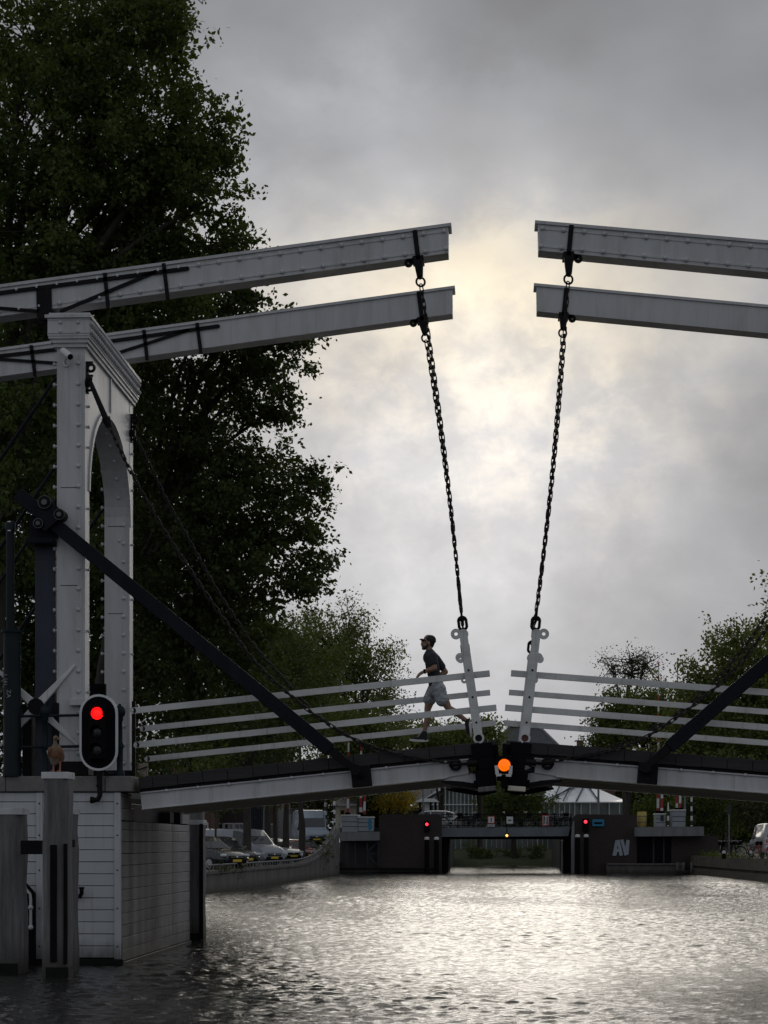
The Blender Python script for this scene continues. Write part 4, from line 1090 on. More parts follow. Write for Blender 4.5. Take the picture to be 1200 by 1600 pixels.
# ================================================================== trees
def leaves_mesh(name, cen, axs, n_per, length, leaf, m, parent, seed, spread=0.16, droop=0.25):
    """cen: Nx3 sprig bases, axs: Nx3 sprig directions; leaves along each sprig"""
    rng = np.random.default_rng(seed)
    N = len(cen)
    k = n_per
    t = rng.random((N, k, 1))
    L = length*rng.uniform(0.55, 1.35, (N, 1, 1))
    pos = cen[:, None, :] + axs[:, None, :]*t*L + rng.normal(0, 1, (N, k, 3))*spread*np.array([1, 1, 0.8])*(0.55+0.6*t)
    pos = pos.reshape(-1, 3)
    n = len(pos)
    d = np.repeat(axs, k, 0)*0.7 + rng.normal(0, 0.75, (n, 3)); d[:, 2] -= droop
    d /= np.linalg.norm(d, axis=1, keepdims=True)
    nr = rng.normal(0, 0.75, (n, 3)); nr[:, 2] += 0.8
    s = np.cross(d, nr); s /= np.linalg.norm(s, axis=1, keepdims=True)+1e-9
    nn = np.cross(s, d)
    sz = leaf*rng.uniform(0.6, 1.3, (n, 1))
    a = pos; b = pos + d*sz*0.5 + s*sz*0.34 - nn*sz*0.05; c = pos + d*sz; e = pos + d*sz*0.5 - s*sz*0.34 - nn*sz*0.05
    co = np.stack([a, b, c, e], 1).reshape(-1, 3)
    q = np.arange(n*4, dtype=np.int32).reshape(-1, 4)
    return np_mesh(name, co, q, m, False, parent)

def tree(name, label, cat, trunk, trunk_r, blobs, leaf=0.13, n_per=26, dens=3.0, length=0.75, spread=0.16, mat='leaf_elm', seed=1, group=None, limbs=True, twig_share=0.5, hollow=0.45, twig_r=0.012, fork=0.55, core=0.75, clump=9, clump_r=0.36):
    """trunk: points from the ground up; blobs: (px, py, Y, rx_px, rz_px, ry_m, density factor)"""
    rng = np.random.default_rng(seed)
    trunk = [V(p) for p in trunk]
    root = thing(name, label, cat, trunk[0], group)
    wood = MB()
    n = len(trunk)
    path = smooth_path(trunk, 5) if n > 2 else trunk
    wood.tube(path, [trunk_r*(1.25 - 0.75*i/(len(path)-1)) if i else trunk_r*1.5 for i in range(len(path))], 9)
    C = []; A = []; IC = []; IA = []
    base_i = int(len(path)*fork)
    for bi, (px, py, Y, rx, rz, ry, df) in enumerate(blobs):
        c = at(px, py, Y); k = FPX/Y; R = np.array([rx/k, ry, rz/k])
        # sprigs lie through the volume, more of them towards its outside
        area = 4*math.pi*((R[0]*R[1])**1.6/3 + (R[0]*R[2])**1.6/3 + (R[1]*R[2])**1.6/3)**(1/1.6)
        N = max(6, int(area*dens*df))
        per = clump
        u = rng.normal(0, 1, (max(4, N//per), 3)); u /= np.linalg.norm(u, axis=1, keepdims=True)
        # lumpy outline
        lump = 1.0 + 0.20*np.sin(u[:, 0]*5+bi)*np.sin(u[:, 2]*6+bi*2.1) + 0.17*np.sin(u[:, 0]*11+bi*1.3)*np.sin(u[:, 2]*12+bi*0.7)
        r = (hollow + (1-hollow)*rng.random(len(u))**0.55)*lump*0.95
        # each point on the crown carries a clump of sprigs, so the outline breaks up into tufts and notches
        u = np.repeat(u, per, 0); r = np.repeat(r, per); N = len(u)
        off = rng.normal(0, 1, (N, 3))*np.array([1, 1, 0.75])*clump_r*np.repeat(rng.uniform(0.6, 1.3, (N//per, 1)), per, 0)
        p = np.array(c) + u*r[:, None]*R + off
        ax_ = u*0.8 + rng.normal(0, 0.45, (N, 3)); ax_[:, 2] -= 0.05
        ax_ /= np.linalg.norm(ax_, axis=1, keepdims=True)
        # keep sprigs in loose clusters with gaps between them
        g = np.sin(p[:, 0]*1.9+seed)*np.sin(p[:, 1]*1.7+1.3*seed)*np.sin(p[:, 2]*2.1+0.7*seed)
        keep = (g > -0.35) | (r < 0.75)
        p, ax_ = p[keep], ax_[keep]
        C.append(p); A.append(ax_)
        if core > 0:
            Nc = int(area*core*df*(1 if df > 0.6 else 0)); uc = rng.normal(0, 1, (Nc, 3)); uc /= np.linalg.norm(uc, axis=1, keepdims=True)
            IC.append(np.array(c) + uc*(rng.random((Nc, 1))**0.5*0.74)*R); IA.append(uc)
        if limbs:
            s0 = path[min(len(path)-1, base_i + int(rng.random()*(len(path)-base_i)))]
            cen = V(c)
            mid = s0.lerp(cen, 0.5) + V(rng.normal(0, 0.05, 3))*(cen-s0).length + V((0, 0, 0.12*(cen-s0).length))
            lp = smooth_path([s0, mid, cen], 4)
            r0 = min(trunk_r*0.5, 0.17, 0.05+0.022*(cen-s0).length)
            wood.tube(lp, [r0*(1-0.75*i/(len(lp)-1)) for i in range(len(lp))], 6)
            kk = int(len(p)*twig_share/8)
            for i in rng.choice(len(p), min(len(p), kk), replace=False):
                e = V(p[i]); sB = lp[int(rng.integers(len(lp)//2, len(lp)))]
                mm = sB.lerp(e, 0.55) + V(rng.normal(0, 0.07, 3))*(e-sB).length
                wood.tube([sB, mm, e, e + V(ax_[i])*length*0.7], [twig_r*3.0, twig_r*1.8, twig_r*1.0, twig_r*0.5], 4, caps=False)
    wood.build('trunk', M['bark'], root)
    leaves_mesh('crown', np.concatenate(C), np.concatenate(A), n_per, length, leaf, M[mat], root, seed+100, spread)
    if IC: leaves_mesh('inner_foliage', np.concatenate(IC), np.concatenate(IA), 16, length, leaf*1.6, M[mat], root, seed+200, spread*1.6)
    return root

# 1 the big elm at the top left
Y1 = 62.0
tree('elm_tree', 'tallest dark elm filling the upper left corner behind the balance beams', 'tree', [(-14.5, 62, 0.85), (-14.3, 62, 5), (-14.0, 62.2, 9), (-13.2, 62.0, 14), (-12.5, 62, 18)], 0.48,
     [(60, 40, 63, 190, 150, 3.0, 1.1), (200, 90, 61, 110, 110, 2.4, 1.0), (247, 30, 62, 40, 75, 1.3, 0.9), (260, 45, 61, 22, 55, 0.8, 0.8), (90, 220, 62, 180, 120, 3.2, 1.1), (217, 225, 61, 115, 90, 2.2, 1.0), (295, 205, 61, 62, 42, 1.2, 0.9), (355, 215, 61, 26, 34, 0.6, 0.9), (260, 290, 61.5, 90, 80, 2.0, 1.0), (325, 312, 61, 32, 52, 0.8, 0.9), (100, 350, 62, 190, 130, 3.2, 1.15), (252, 370, 62, 100, 60, 2.0, 1.0), (355, 392, 61.5, 22, 14, 0.5, 0.7), (40, 470, 63, 190, 120, 3.0, 1.2), (190, 470, 62, 150, 90, 2.6, 1.2), (30, 620, 61, 120, 110, 2.4, 1.1), (20, 800, 61, 110, 120, 2.2, 1.0)],
     leaf=0.145, n_per=34, dens=4.2, length=0.5, spread=0.135, seed=3, group='elms along the left quay', fork=0.5)
# 2 the elm leaning out over the canal
tree('elm_tree', 'dark elm whose ragged crown reaches out furthest over the left deck', 'tree', [(-12.6, 70, 0.85), (-12.5, 70, 5), (-11.8, 69.6, 9), (-10.2, 69.4, 12.5), (-8.8, 69, 15)], 0.24,
     [(320, 480, 66, 110, 55, 2.4, 0.9), (410, 462, 66, 45, 26, 1.0, 0.7), (300, 560, 67, 150, 80, 2.6, 0.95), (410, 555, 66, 52, 45, 1.2, 0.85), (442, 535, 66, 26, 26, 0.7, 0.8), (370, 622, 66, 62, 34, 1.4, 0.75), (436, 632, 66, 14, 10, 0.3, 0.5), (270, 680, 67, 140, 80, 2.5, 1.0), (400, 745, 66, 70, 50, 1.6, 0.75), (450, 770, 66, 40, 42, 1.0, 0.75), (370, 810, 67, 120, 80, 2.4, 0.85), (458, 826, 66, 34, 44, 0.9, 0.8), (400, 890, 66.5, 85, 60, 1.8, 0.75), (462, 890, 66, 26, 30, 0.7, 0.65), (290, 880, 67, 150, 110, 2.8, 1.1), (410, 940, 66.5, 60, 40, 1.3, 0.7), (310, 1010, 68, 120, 90, 2.4, 1.0)],
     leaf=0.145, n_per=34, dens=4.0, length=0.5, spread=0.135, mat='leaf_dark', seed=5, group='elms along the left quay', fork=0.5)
# 3 dark mass behind the portal
tree('elm_tree', 'very dark elm directly behind the white portal', 'tree', [(-15.5, 76, 0.85), (-15.3, 76, 5), (-15.0, 76, 9), (-14.6, 76, 14)], 0.40,
     [(60, 620, 76, 200, 130, 3.2, 1.1), (190, 620, 75, 160, 110, 3, 1.1), (60, 800, 76, 190, 140, 3.2, 1.1), (210, 800, 75, 170, 130, 3.0, 1.2), (100, 960, 76, 200, 130, 3.2, 1.1), (270, 980, 75, 150, 120, 2.8, 1.1), (150, 1090, 76, 210, 75, 3.0, 1.1), (20, 1060, 76, 160, 120, 3.0, 1.0)],
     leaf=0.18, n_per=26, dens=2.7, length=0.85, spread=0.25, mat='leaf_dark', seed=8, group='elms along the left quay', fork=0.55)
# row of quay trees whose trunks stand among the parked cars
row = [(386, 112, 0.20, 'quay tree with the thickest trunk standing left of the white van'), (417, 122, 0.17, 'quay tree with its trunk in front of the white van'), (431, 127, 0.13, 'thin quay tree just right of the white van windscreen'),
       (447, 133, 0.19, 'quay tree behind the red car'), (471, 144, 0.21, 'quay tree between the red car and the tall silver van')]
for i, (px, Y, r, lab) in enumerate(row):
    b = at(px, HY, Y); b.z = 0.72
    tree('quay_tree', lab, 'tree', [b, b + V((0.05*math.sin(i*2), 0, 2.2)), b + V((0.1*math.sin(i*3), 0, 3.6)), b + V((0.15, 0, 5.5))], r,
         [(px-60, 1150-i*4, Y, 95, 62, 2.2, 1.0), (px+20, 1110-i*8, Y-1, 75, 62, 2.0, 0.9), (px-20, 1035, Y, 90, 70, 2.2, 0.9), (px-40, 1222, Y+2, 70, 26, 2.0, 0.8)],
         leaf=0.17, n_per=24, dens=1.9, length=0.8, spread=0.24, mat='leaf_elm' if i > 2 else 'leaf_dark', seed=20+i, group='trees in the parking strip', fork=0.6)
b = at(337, HY, 100); b.z = 0.72
tree('young_tree', 'slender young tree rising between the black car and the grey van', 'tree', [b, b + V((0, 0, 2)), b + V((0.03, 0, 4))], 0.05, [(325, 1215, 100, 40, 40, 1.2, 0.9)], leaf=0.15, n_per=20, dens=2.0, mat='leaf_elm', seed=31)
# lighter tree right of the elms
tree('birch_tree', 'airy lighter green tree left of the runner', 'tree', [(-10.4, 172, 2.6), (-10.4, 172, 5), (-10.2, 172, 8), (-10.0, 172, 12)], 0.24,
     [(505, 1000, 172, 48, 52, 3.0, 0.9), (535, 968, 172, 40, 30, 2.4, 0.6), (550, 1030, 172, 58, 46, 3.2, 0.9), (588, 1062, 172, 40, 42, 2.4, 0.8), (530, 1100, 172, 78, 50, 3.4, 1.1), (604, 1112, 172, 30, 36, 1.8, 0.75), (578, 988, 172, 28, 16, 1.4, 0.45), (470, 1060, 172, 55, 85, 3.0, 1.1), (610, 1145, 172, 34, 20, 2.0, 0.8)],
     leaf=0.19, n_per=24, dens=2.3, length=1.0, spread=0.30, mat='leaf_light', seed=41, core=0.5, clump=6, clump_r=0.5, hollow=0.2, twig_share=1.6, twig_r=0.018, fork=0.4)
# hedge-like trees behind the runner
for i, (px, py, rx, rz, Y, lab, mt) in enumerate([(560, 1150, 85, 40, 165, 'broad green bush low behind the left handrails', 'leaf_light'), (690, 1158, 66, 28, 178, 'round green tree top above the deck under the runner', 'leaf_light'), (750, 1152, 36, 22, 180, 'small green tree top between the leaning posts', 'leaf_light'),
                                              (590, 1262, 46, 44, 172, 'dark green bush behind the yellow blossom bush', 'leaf_olive')]):
    c = at(px, py, Y)
    tree('round_tree', lab, 'tree', [(c.x, Y, 1.6), (c.x, Y, 3), (c.x+0.1, Y, max(4.0, c.z-0.6))], 0.22, [(px, py, Y, rx, rz, 3, 1.0), (px-rx*0.35, py-rz*0.3, Y-1, rx*0.6, rz*0.8, 2, 0.9), (px+rx*0.4, py+3, Y-1, rx*0.55, rz*0.7, 2, 0.9), (px, py+rz*1.3, Y, rx*0.95, rz, 3, 0.9)],
         leaf=0.22, n_per=22, dens=2.2, length=0.9, spread=0.30, mat=mt, seed=50+i)
# right side
tree('lime_tree', 'tall leafy green tree at the right edge behind the rack bar', 'tree', [(16.6, 126, 0.95), (16.5, 126, 4), (16.3, 126, 7), (15.6, 126, 10)], 0.30,
     [(1150, 1030, 126, 62, 42, 2.2, 0.75), (1105, 1070, 126, 45, 48, 1.8, 0.6), (1080, 1095, 126, 28, 38, 1.2, 0.5), (1190, 1060, 126, 80, 75, 2.6, 1.0), (1135, 1105, 125, 75, 48, 2.2, 0.95), (1170, 1150, 125, 95, 52, 2.4, 1.0), (1090, 1140, 126, 55, 45, 2.0, 0.9), (1130, 1180, 125, 110, 34, 2.4, 0.9), (1175, 1000, 126, 40, 28, 1.2, 0.5)],
     leaf=0.19, n_per=26, dens=3.4, length=0.8, spread=0.23, mat='leaf_light', seed=61, core=1.0, clump=8, clump_r=0.45, fork=0.5)
tree('lime_tree', 'leaf spray of a nearer tree poking in at the right edge', 'tree', [(16.0, 78, 0.95), (15.6, 78, 5), (14.0, 78, 8.5)], 0.25,
     [(1228, 948, 78, 32, 24, 1.2, 0.9), (1280, 940, 78, 60, 60, 2, 1.0), (1260, 1010, 78, 40, 60, 2, 1.0)], leaf=0.16, n_per=24, dens=3.2, mat='leaf_light', seed=63, fork=0.6)
tree('dark_tree', 'dark green tree behind the striped booms right of the deck gap', 'tree', [(9.6, 160, 1.6), (9.6, 160, 4), (9.7, 160, 7)], 0.28,
     [(985, 1112, 160, 46, 34, 2.4, 0.9), (1035, 1112, 160, 44, 40, 2.4, 0.9), (965, 1140, 160, 38, 34, 2.2, 0.9), (1010, 1150, 160, 75, 40, 2.6, 1.0), (1055, 1135, 160, 45, 50, 2.4, 1.0), (935, 1158, 160, 22, 22, 1.2, 0.4), (1020, 1248, 161, 36, 42, 2.4, 1.0)],
     leaf=0.20, n_per=26, dens=2.7, length=0.9, spread=0.30, mat='leaf_mid', seed=65, twig_share=0.8)
tree('sparse_tree', 'round sparse tree with bare twigs showing above the right handrail', 'tree', [(11.4, 192, 2), (11.3, 192, 8), (11.4, 192, 13), (11.6, 192, 16)], 0.26,
     [(985, 1030, 192, 42, 22, 2.4, 0.62), (960, 1040, 192, 28, 20, 1.6, 0.55), (1010, 1042, 192, 30, 24, 1.8, 0.55), (985, 1052, 192, 40, 18, 2, 0.5)],
     leaf=0.17, n_per=10, dens=2.6, length=1.0, spread=0.32, mat='leaf_olive', seed=67, core=0, clump=3, clump_r=0.3, hollow=0.5, twig_share=3.6, twig_r=0.024, fork=0.55)
for i, (px, py, rx, rz, Y, lab, mt) in enumerate([(1085, 1262, 40, 42, 168, 'dark bush behind the right bank left of the tall trunk', 'leaf_elm'), (1130, 1258, 42, 50, 165, 'dark bush behind the bicycles on the right bank', 'leaf_elm'), (1200, 1255, 60, 40, 160, 'dark bush above the white van', 'leaf_olive')]):
    c = at(px, py, Y)
    tree('dark_bush', lab, 'bush', [(c.x, Y, 1.0), (c.x, Y, 2), (c.x+0.1, Y, 4.0)], 0.14, [(px, py, Y, rx, rz, 2.4, 1.0), (px-rx*0.3, py+10, Y-1, rx*0.7, rz*0.8, 2, 0.9)], leaf=0.19, n_per=22, dens=2.2, length=0.8, spread=0.28, mat=mt, seed=70+i)
tr = at(1172, HY, 138)
tree('street_tree', 'tree with a tall straight dark trunk beside the white van', 'tree', [(tr.x, 112, 0.95), (tr.x, 112, 3), (tr.x+0.05, 112, 6), (tr.x+0.1, 112, 9)], 0.17, [(1195, 1110, 138, 70, 60, 2.2, 0.8)], leaf=0.17, n_per=24, dens=2.4, mat='leaf_mid', seed=75, fork=0.6)
tree('round_tree', 'dense round dark tree in front of the glasshouse under the orange lamp', 'tree', [(at(803, HY, 199).x, 199, 0.6), (at(803, HY, 199).x, 199, 2.5), (at(803, HY, 199).x+0.1, 199, 5)], 0.25,
     [(803, 1248, 199, 50, 36, 2.6, 1.0), (775, 1262, 198, 28, 22, 1.8, 0.9), (832, 1262, 198, 26, 22, 1.8, 0.9), (803, 1228, 199, 30, 18, 1.8, 0.8)], leaf=0.2, n_per=22, dens=2.6, length=0.8, spread=0.28, mat='leaf_elm', seed=77)
tree('blossom_bush', 'yellow flowering bush under the left deck', 'bush', [(at(620, HY, 166).x, 166, 2.6), (at(620, HY, 166).x, 166, 3.3), (at(620, HY, 166).x, 166, 4.4)], 0.08,
     [(620, 1249, 166, 23, 9, 1.2, 1.0), (635, 1255, 166, 12, 9, 0.8, 1.0), (607, 1253, 166, 12, 6, 0.8, 0.8)], leaf=0.13, n_per=26, dens=4.5, length=0.5, spread=0.16, mat='leaf_yellow', seed=79, core=0.8)
for i, (px, py, rx, rz) in enumerate([(735, 1331, 14, 6), (762, 1334, 10, 5), (845, 1332, 14, 5), (800, 1335, 10, 4)]):
    c = at(px, py, 199.5)
    tree('bank_shrub', ['low fresh green shrub leftmost on the far bank under the far bridge', 'small shrub second from the left on the far bank', 'low shrub right of the orange light pole on the far bank', 'tiny shrub in the middle of the far bank'][i], 'shrub', [(c.x, 199.5, 0.5), (c.x, 199.5, 0.8), (c.x, 199.5, 1.1)], 0.04, [(px, py, 199.5, rx, rz, 0.6, 1.0)], leaf=0.16, n_per=20, dens=3.5, length=0.4, spread=0.14, mat='leaf_light' if i == 0 else 'leaf_mid', seed=90+i)
# ================================================================== the far bridge
YA = 147.0
def poly_at(pts, Y): return [at(x, y, Y) for x, y in pts]
fb = thing('far_bridge_abutment', 'dark brick abutment left of the far bridge opening with rounded top corner', 'abutment', at(645, 1365, YA), 'brick abutments of the far bridge')
rc = [(690-8+8*math.sin(t), 1272+6-6*math.cos(t)) for t in [math.pi/2*i/6 for i in range(7)]]
m = MB(); m.extrude(poly_at([(592, 1274), (606, 1272.5)] + rc + [(690, 1375), (592, 1375)], YA), (0, 0.7, 0)); m.build('brick_wall', M['brick'], fb)
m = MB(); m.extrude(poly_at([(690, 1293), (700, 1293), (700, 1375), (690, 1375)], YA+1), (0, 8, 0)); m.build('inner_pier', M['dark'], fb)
m = MB(); m.extrude(poly_at([(520, 1356), (686, 1356), (686, 1359), (520, 1360)], YA-0.8), (0, 0.8, 0)); m.build('floating_timber', M['wet'], fb)
m = MB()
for i in range(24): 
    p = at(524+i*6.8, 1361.5, YA-0.9); m.box(p.x-0.1, p.x+0.07, p.y, p.y+0.1, p.z-0.03, p.z+0.03)
m.build('fender_row', M['pile'], fb)
fb2 = thing('far_bridge_abutment', 'dark brick abutment right of the far bridge opening carrying the AV graffiti', 'abutment', at(940, 1365, YA), 'brick abutments of the far bridge')
m = MB(); m.extrude(poly_at([(895, 1278), (899, 1273), (905, 1272), (990, 1273.5), (995, 1275), (995, 1375), (895, 1375)], YA), (0, 0.7, 0)); m.build('brick_wall', M['brick'], fb2)
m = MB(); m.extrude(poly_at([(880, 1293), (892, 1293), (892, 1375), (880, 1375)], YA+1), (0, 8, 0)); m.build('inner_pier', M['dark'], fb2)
m = MB(); m.extrude(poly_at([(892.3, 1310), (895, 1285), (897.5, 1282), (897.5, 1372), (892.3, 1372)], YA-0.12), (0, 0.115, 0)); m.build('corner_strip', M['slab'], fb2)
m = MB(); m.extrude(poly_at([(948, 1351), (1070, 1351), (1070, 1366), (948, 1366)], YA-1.2), (0, 1.19, 0)); m.build('foot_ledge', M['concrete'], fb2)
m = MB(); m.extrude(poly_at([(948, 1349.4), (1070, 1349.4), (1070, 1351), (948, 1351)], YA-1.3), (0, 1.25, 0)); m.build('ledge_edge', M['pile'], fb2)
# graffiti letters, flat paint slightly proud of the bricks
M['graffiti'] = surf('pale_blue_graffiti_paint', (0.36, 0.40, 0.47), 0.6, var=0.12, scale=6)
M['graffiti_line'] = surf('black_graffiti_outline', (0.012, 0.012, 0.014), 0.6)
gr = thing('graffiti', 'pale blue AV graffiti letters with black outline on the right abutment', 'graffiti', at(970, 1337, YA-0.02))
Aout = [(957, 1337), (961.5, 1313), (968, 1312), (973.5, 1336.5), (968, 1337), (967, 1331), (964.5, 1331), (963, 1337)]
Vout = [(969, 1312), (974, 1311.5), (977, 1324), (979, 1312), (984, 1313), (982, 1335), (976, 1337)]
for pts in (Aout, Vout):
    cx = sum(p[0] for p in pts)/len(pts); cy = sum(p[1] for p in pts)/len(pts)
    big = [(cx+(x-cx)*1.16, cy+(y-cy)*1.10) for x, y in pts]
    m = MB(); m.extrude(poly_at(big, YA-0.012), (0, 0.010, 0)); m.build('letter_outline', M['graffiti_line'], gr)
    m = MB(); m.extrude(poly_at(pts, YA-0.020), (0, 0.007, 0)); m.build('letter', M['graffiti'], gr)
m = MB(); m.extrude(poly_at([(963.8, 1326), (966.2, 1326), (965.2, 1320)], YA-0.026), (0, 0.005, 0)); m.build('letter_hole', M['graffiti_line'], gr)
# deck
fd = thing('far_bridge_deck', 'blue grey steel deck of the far bridge with dark underside', 'bridge deck', at(790, 1300, 148))
m = MB(); m.extrude(poly_at([(689.5, 1293.5), (891, 1292.5), (888, 1306.5), (689.5, 1307.5)], 147.6), (0, 0.3, 0)); m.build('fascia', M['bluegirder'], fd)
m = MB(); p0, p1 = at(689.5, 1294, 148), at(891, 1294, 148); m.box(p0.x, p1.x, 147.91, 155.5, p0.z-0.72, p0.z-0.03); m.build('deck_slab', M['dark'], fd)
fr = thing('far_bridge_railing', 'dark iron railing along the far bridge hung with small signs', 'railing', at(790, 1293, 147.7))
zt_, zb_ = az(1272.5, 147.7), az(1293, 147.7)
xa, xb = ax(690, 147.7), ax(893, 147.7)
x = xa
while x <= xb:
    m = MB(); m.box(x-0.03, x+0.03, 147.67, 147.73, zb_-0.02, zt_); m.build('post', M['iron'], fr); x += 1.06
for z in (zt_, zb_+(zt_-zb_)*0.55, zb_+0.12):
    m = MB(); m.box(xa, xb, 147.66, 147.70, z-0.025, z+0.025); m.build('rail', M['iron'], fr)
m = MB(); x = xa
while x < xb:
    m.box(x-0.008, x+0.008, 147.74, 147.755, zb_+0.1, zt_-0.03); x += 0.14
m.build('balusters', M['iron'], fr)
# signs on the railing
def sign(label, pxc, pyc, w, h, glyph, border=True):
    c = at(pxc, pyc, 147.5); k = 147.5/FPX; W, H = w*k/2, h*k/2
    r = thing('railing_sign', label, 'sign', c, 'signs on the far bridge railing')
    if border:
        m = MB(); m.box(c.x-W, c.x+W, 147.5, 147.56, c.z-H, c.z+H); m.build('border', M['red'], r)
    f = 0.80 if border else 1.0
    m = MB(); m.box(c.x-W*f, c.x+W*f, 147.485, 147.499 if border else 147.55, c.z-H*f, c.z+H*f); m.build('panel', M['white'], r)
    for pts in glyph:
        m = MB(); m.extrude([V((c.x+a*W, 147.474, c.z+b*H)) for a, b in pts], (0, 0.009, 0)); m.build('symbol', M['dark'] if border else M['slate'], r)
    return r
rect = lambda a, b, c_, d: [(a, b), (c_, b), (c_, d), (a, d)]
sign('small white sign with one upright black bar and red edge on the far railing', 767.5, 1281, 11.5, 12, [rect(-0.12, -0.5, 0.12, 0.5)])
k_ = sign('narrow white N shaped sign with red edge on the far railing', 852.5, 1282, 11, 17.5, [[(-0.6, 0.75), (-0.3, 0.75), (-0.05, 0.2), (0.35, -0.45), (0.35, 0.0), (0.25, 0.55), (0.6, 0.75), (0.6, -0.75), (0.3, -0.75), (0.05, -0.2), (-0.3, 0.4), (-0.3, -0.1), (-0.25, -0.55), (-0.6, -0.75)]])
sign('plain white sign with a grey dash on the far railing above the amber light', 796.5, 1281.5, 10, 11, [rect(-0.5, -0.2, 0.5, 0.15)], False)
sign('white plate with two thin lines under the upright bar sign', 767.5, 1290, 11.5, 3.5, [rect(-0.8, 0.1, 0.8, 0.3), rect(-0.8, -0.5, 0.8, -0.3)], False)
# lamps on the far bridge
def far_lamp(label, px, py, mm, r_px, body):
    c = at(px, py, 146.7); k = 146.7/FPX
    r = thing('signal_light', label, 'signal light', c, 'lit signals of the far bridge')
    m = MB()
    for (x0, y0, x1, y1) in body:
        a, b2 = at(x0, y0, 146.8), at(x1, y1, 146.8); m.box(min(a.x, b2.x), max(a.x, b2.x), 146.72, 146.98, min(a.z, b2.z), max(a.z, b2.z))
    m.build('housing', M['dark'], r)
    m = MB(); m.ell(c, (r_px*k, 0.06, r_px*k), 14, 8); m.build('lens', M[mm], r)
far_lamp('red signal light on the left brick abutment', 667, 1288, 'farred', 2.4, [(663, 1283, 671, 1300)])
far_lamp('red signal light on the right brick abutment beside the blue sign', 915, 1284, 'farred', 2.6, [(910, 1279, 920, 1299)])
far_lamp('amber signal light under the middle of the far bridge', 792, 1305.5, 'fargreenlamp', 2.0, [(789, 1302, 795, 1309), (791.3, 1293, 792.7, 1302), (791.6, 1309, 792.4, 1330)])
bs = thing('blue_sign', 'small blue sign with dark bar on the right abutment', 'sign', at(935, 1285, 146.9))
m = MB(); a, b2 = at(925.5, 1291, 146.9), at(944, 1280.5, 146.9); m.box(a.x, b2.x, 146.86, 146.94, a.z, b2.z); m.build('panel', M['blue'], bs, 0.01)
m = MB(); a, b2 = at(928.5, 1287.5, 146.9), at(941, 1284.5, 146.9); m.box(a.x, b2.x, 146.845, 146.859, a.z, b2.z); m.build('bar', M['dark'], bs)
# dark piles with white tops beside the opening
for (px, py, Y, lab) in ((667, 1312, 146.2, 'dark pile with white top left of the far opening, outer one'), (682, 1312, 146.2, 'dark pile with white top left of the far opening, next to the gap'), (902.5, 1308, 146.2, 'dark pile with white top right of the far opening, next to the gap'), (916, 1308, 146.2, 'dark pile with white top right of the far opening, below the red light')):
    b = at(px, 1372, Y); zt = az(py, Y); r = 0.16
    t = thing('capped_pile', lab, 'pile', (b.x, Y, 0), 'white topped piles at the far bridge')
    m = MB(); m.cyl((b.x, Y, -1), (b.x, Y, zt), r, 12); m.build('shaft', M['dark'], t)
    m = MB(); m.cyl((b.x, Y, zt), (b.x, Y, zt+0.10), r*1.02, 12); m.ell((b.x, Y, zt+0.1), (r*1.02, r*1.02, 0.09), 12, 6); m.build('cap', M['white'], t)
p = at(878, 1372, 146.9); m = MB(); m.cyl((p.x, 146.9, -1), (p.x, 146.9, az(1314, 146.9)), 0.05, 8); m.ell((p.x, 146.9, az(1314, 146.9)), 0.09, 8, 6)
tag(m.build('gauge_post', M['slab']), 'thin pale post at the right side of the far opening', 'post')
# left and right side slabs with cabinets
sl = thing('far_bridge_platform', 'concrete platform with dark frame below left of the far bridge', 'platform', at(561, 1365, 146))
m = MB(); m.extrude(poly_at([(531, 1300), (592.5, 1299.5), (592.5, 1313), (533, 1314)], 146), (0, 9, 0)); m.build('slab', M['slab'], sl)
m = MB(); m.extrude(poly_at([(533, 1314), (592, 1313), (592, 1358), (533, 1358)], 148), (0, 0.3, 0)); m.build('dark_back_wall', M['navy'], sl)
for (a, b) in (((542, 1315), (542, 1353)), ((555, 1315), (555, 1353)), ((574, 1315), (574, 1353)), ((591, 1315), (591, 1353)), ((574, 1334), (591, 1334)), ((574, 1331), (590, 1316)), ((574, 1336), (590, 1352)), ((574, 1315), (591, 1315))):
    m = MB(); m.bar(at(*a, 146.3), at(*b, 146.3), 0.06, 0.06, up=(0, 1, 0)); m.build('frame_bar', M['slate'], sl)
sr = thing('far_bridge_platform', 'concrete platform with dark slatted doors right of the graffiti', 'platform', at(1045, 1365, 146))
m = MB(); m.extrude(poly_at([(992, 1292.5), (1100, 1291.5), (1100, 1306), (992, 1307)], 146.2), (0, 9, 0)); m.build('slab', M['slab'], sr)
m = MB(); m.extrude(poly_at([(1049, 1306), (1122, 1306), (1122, 1372), (1049, 1372)], 147), (0, 6, 0)); m.build('brick_wall', M['brick'], sr)
m = MB(); m.extrude(poly_at([(994, 1307), (1049, 1307), (1049, 1352), (994, 1352)], 147.3), (0, 0.2, 0)); m.build('door_back', M['dark'], sr)
m = MB()
for px in [x*2.1+996 for x in range(26)]:
    p = at(px, 1330, 147.25); m.box(p.x-0.028, p.x+0.028, 147.22, 147.29, az(1350, 147.2), az(1309, 147.2))
m.build('door_slats', M['navy'], sr)
for px in (1021, 1037):
    p = at(px, 1330, 147.2); m = MB(); m.box(p.x-0.05, p.x+0.05, 147.14, 147.21, az(1351, 147.2), az(1308, 147.2)); m.build('door_post', M['slate'], sr)
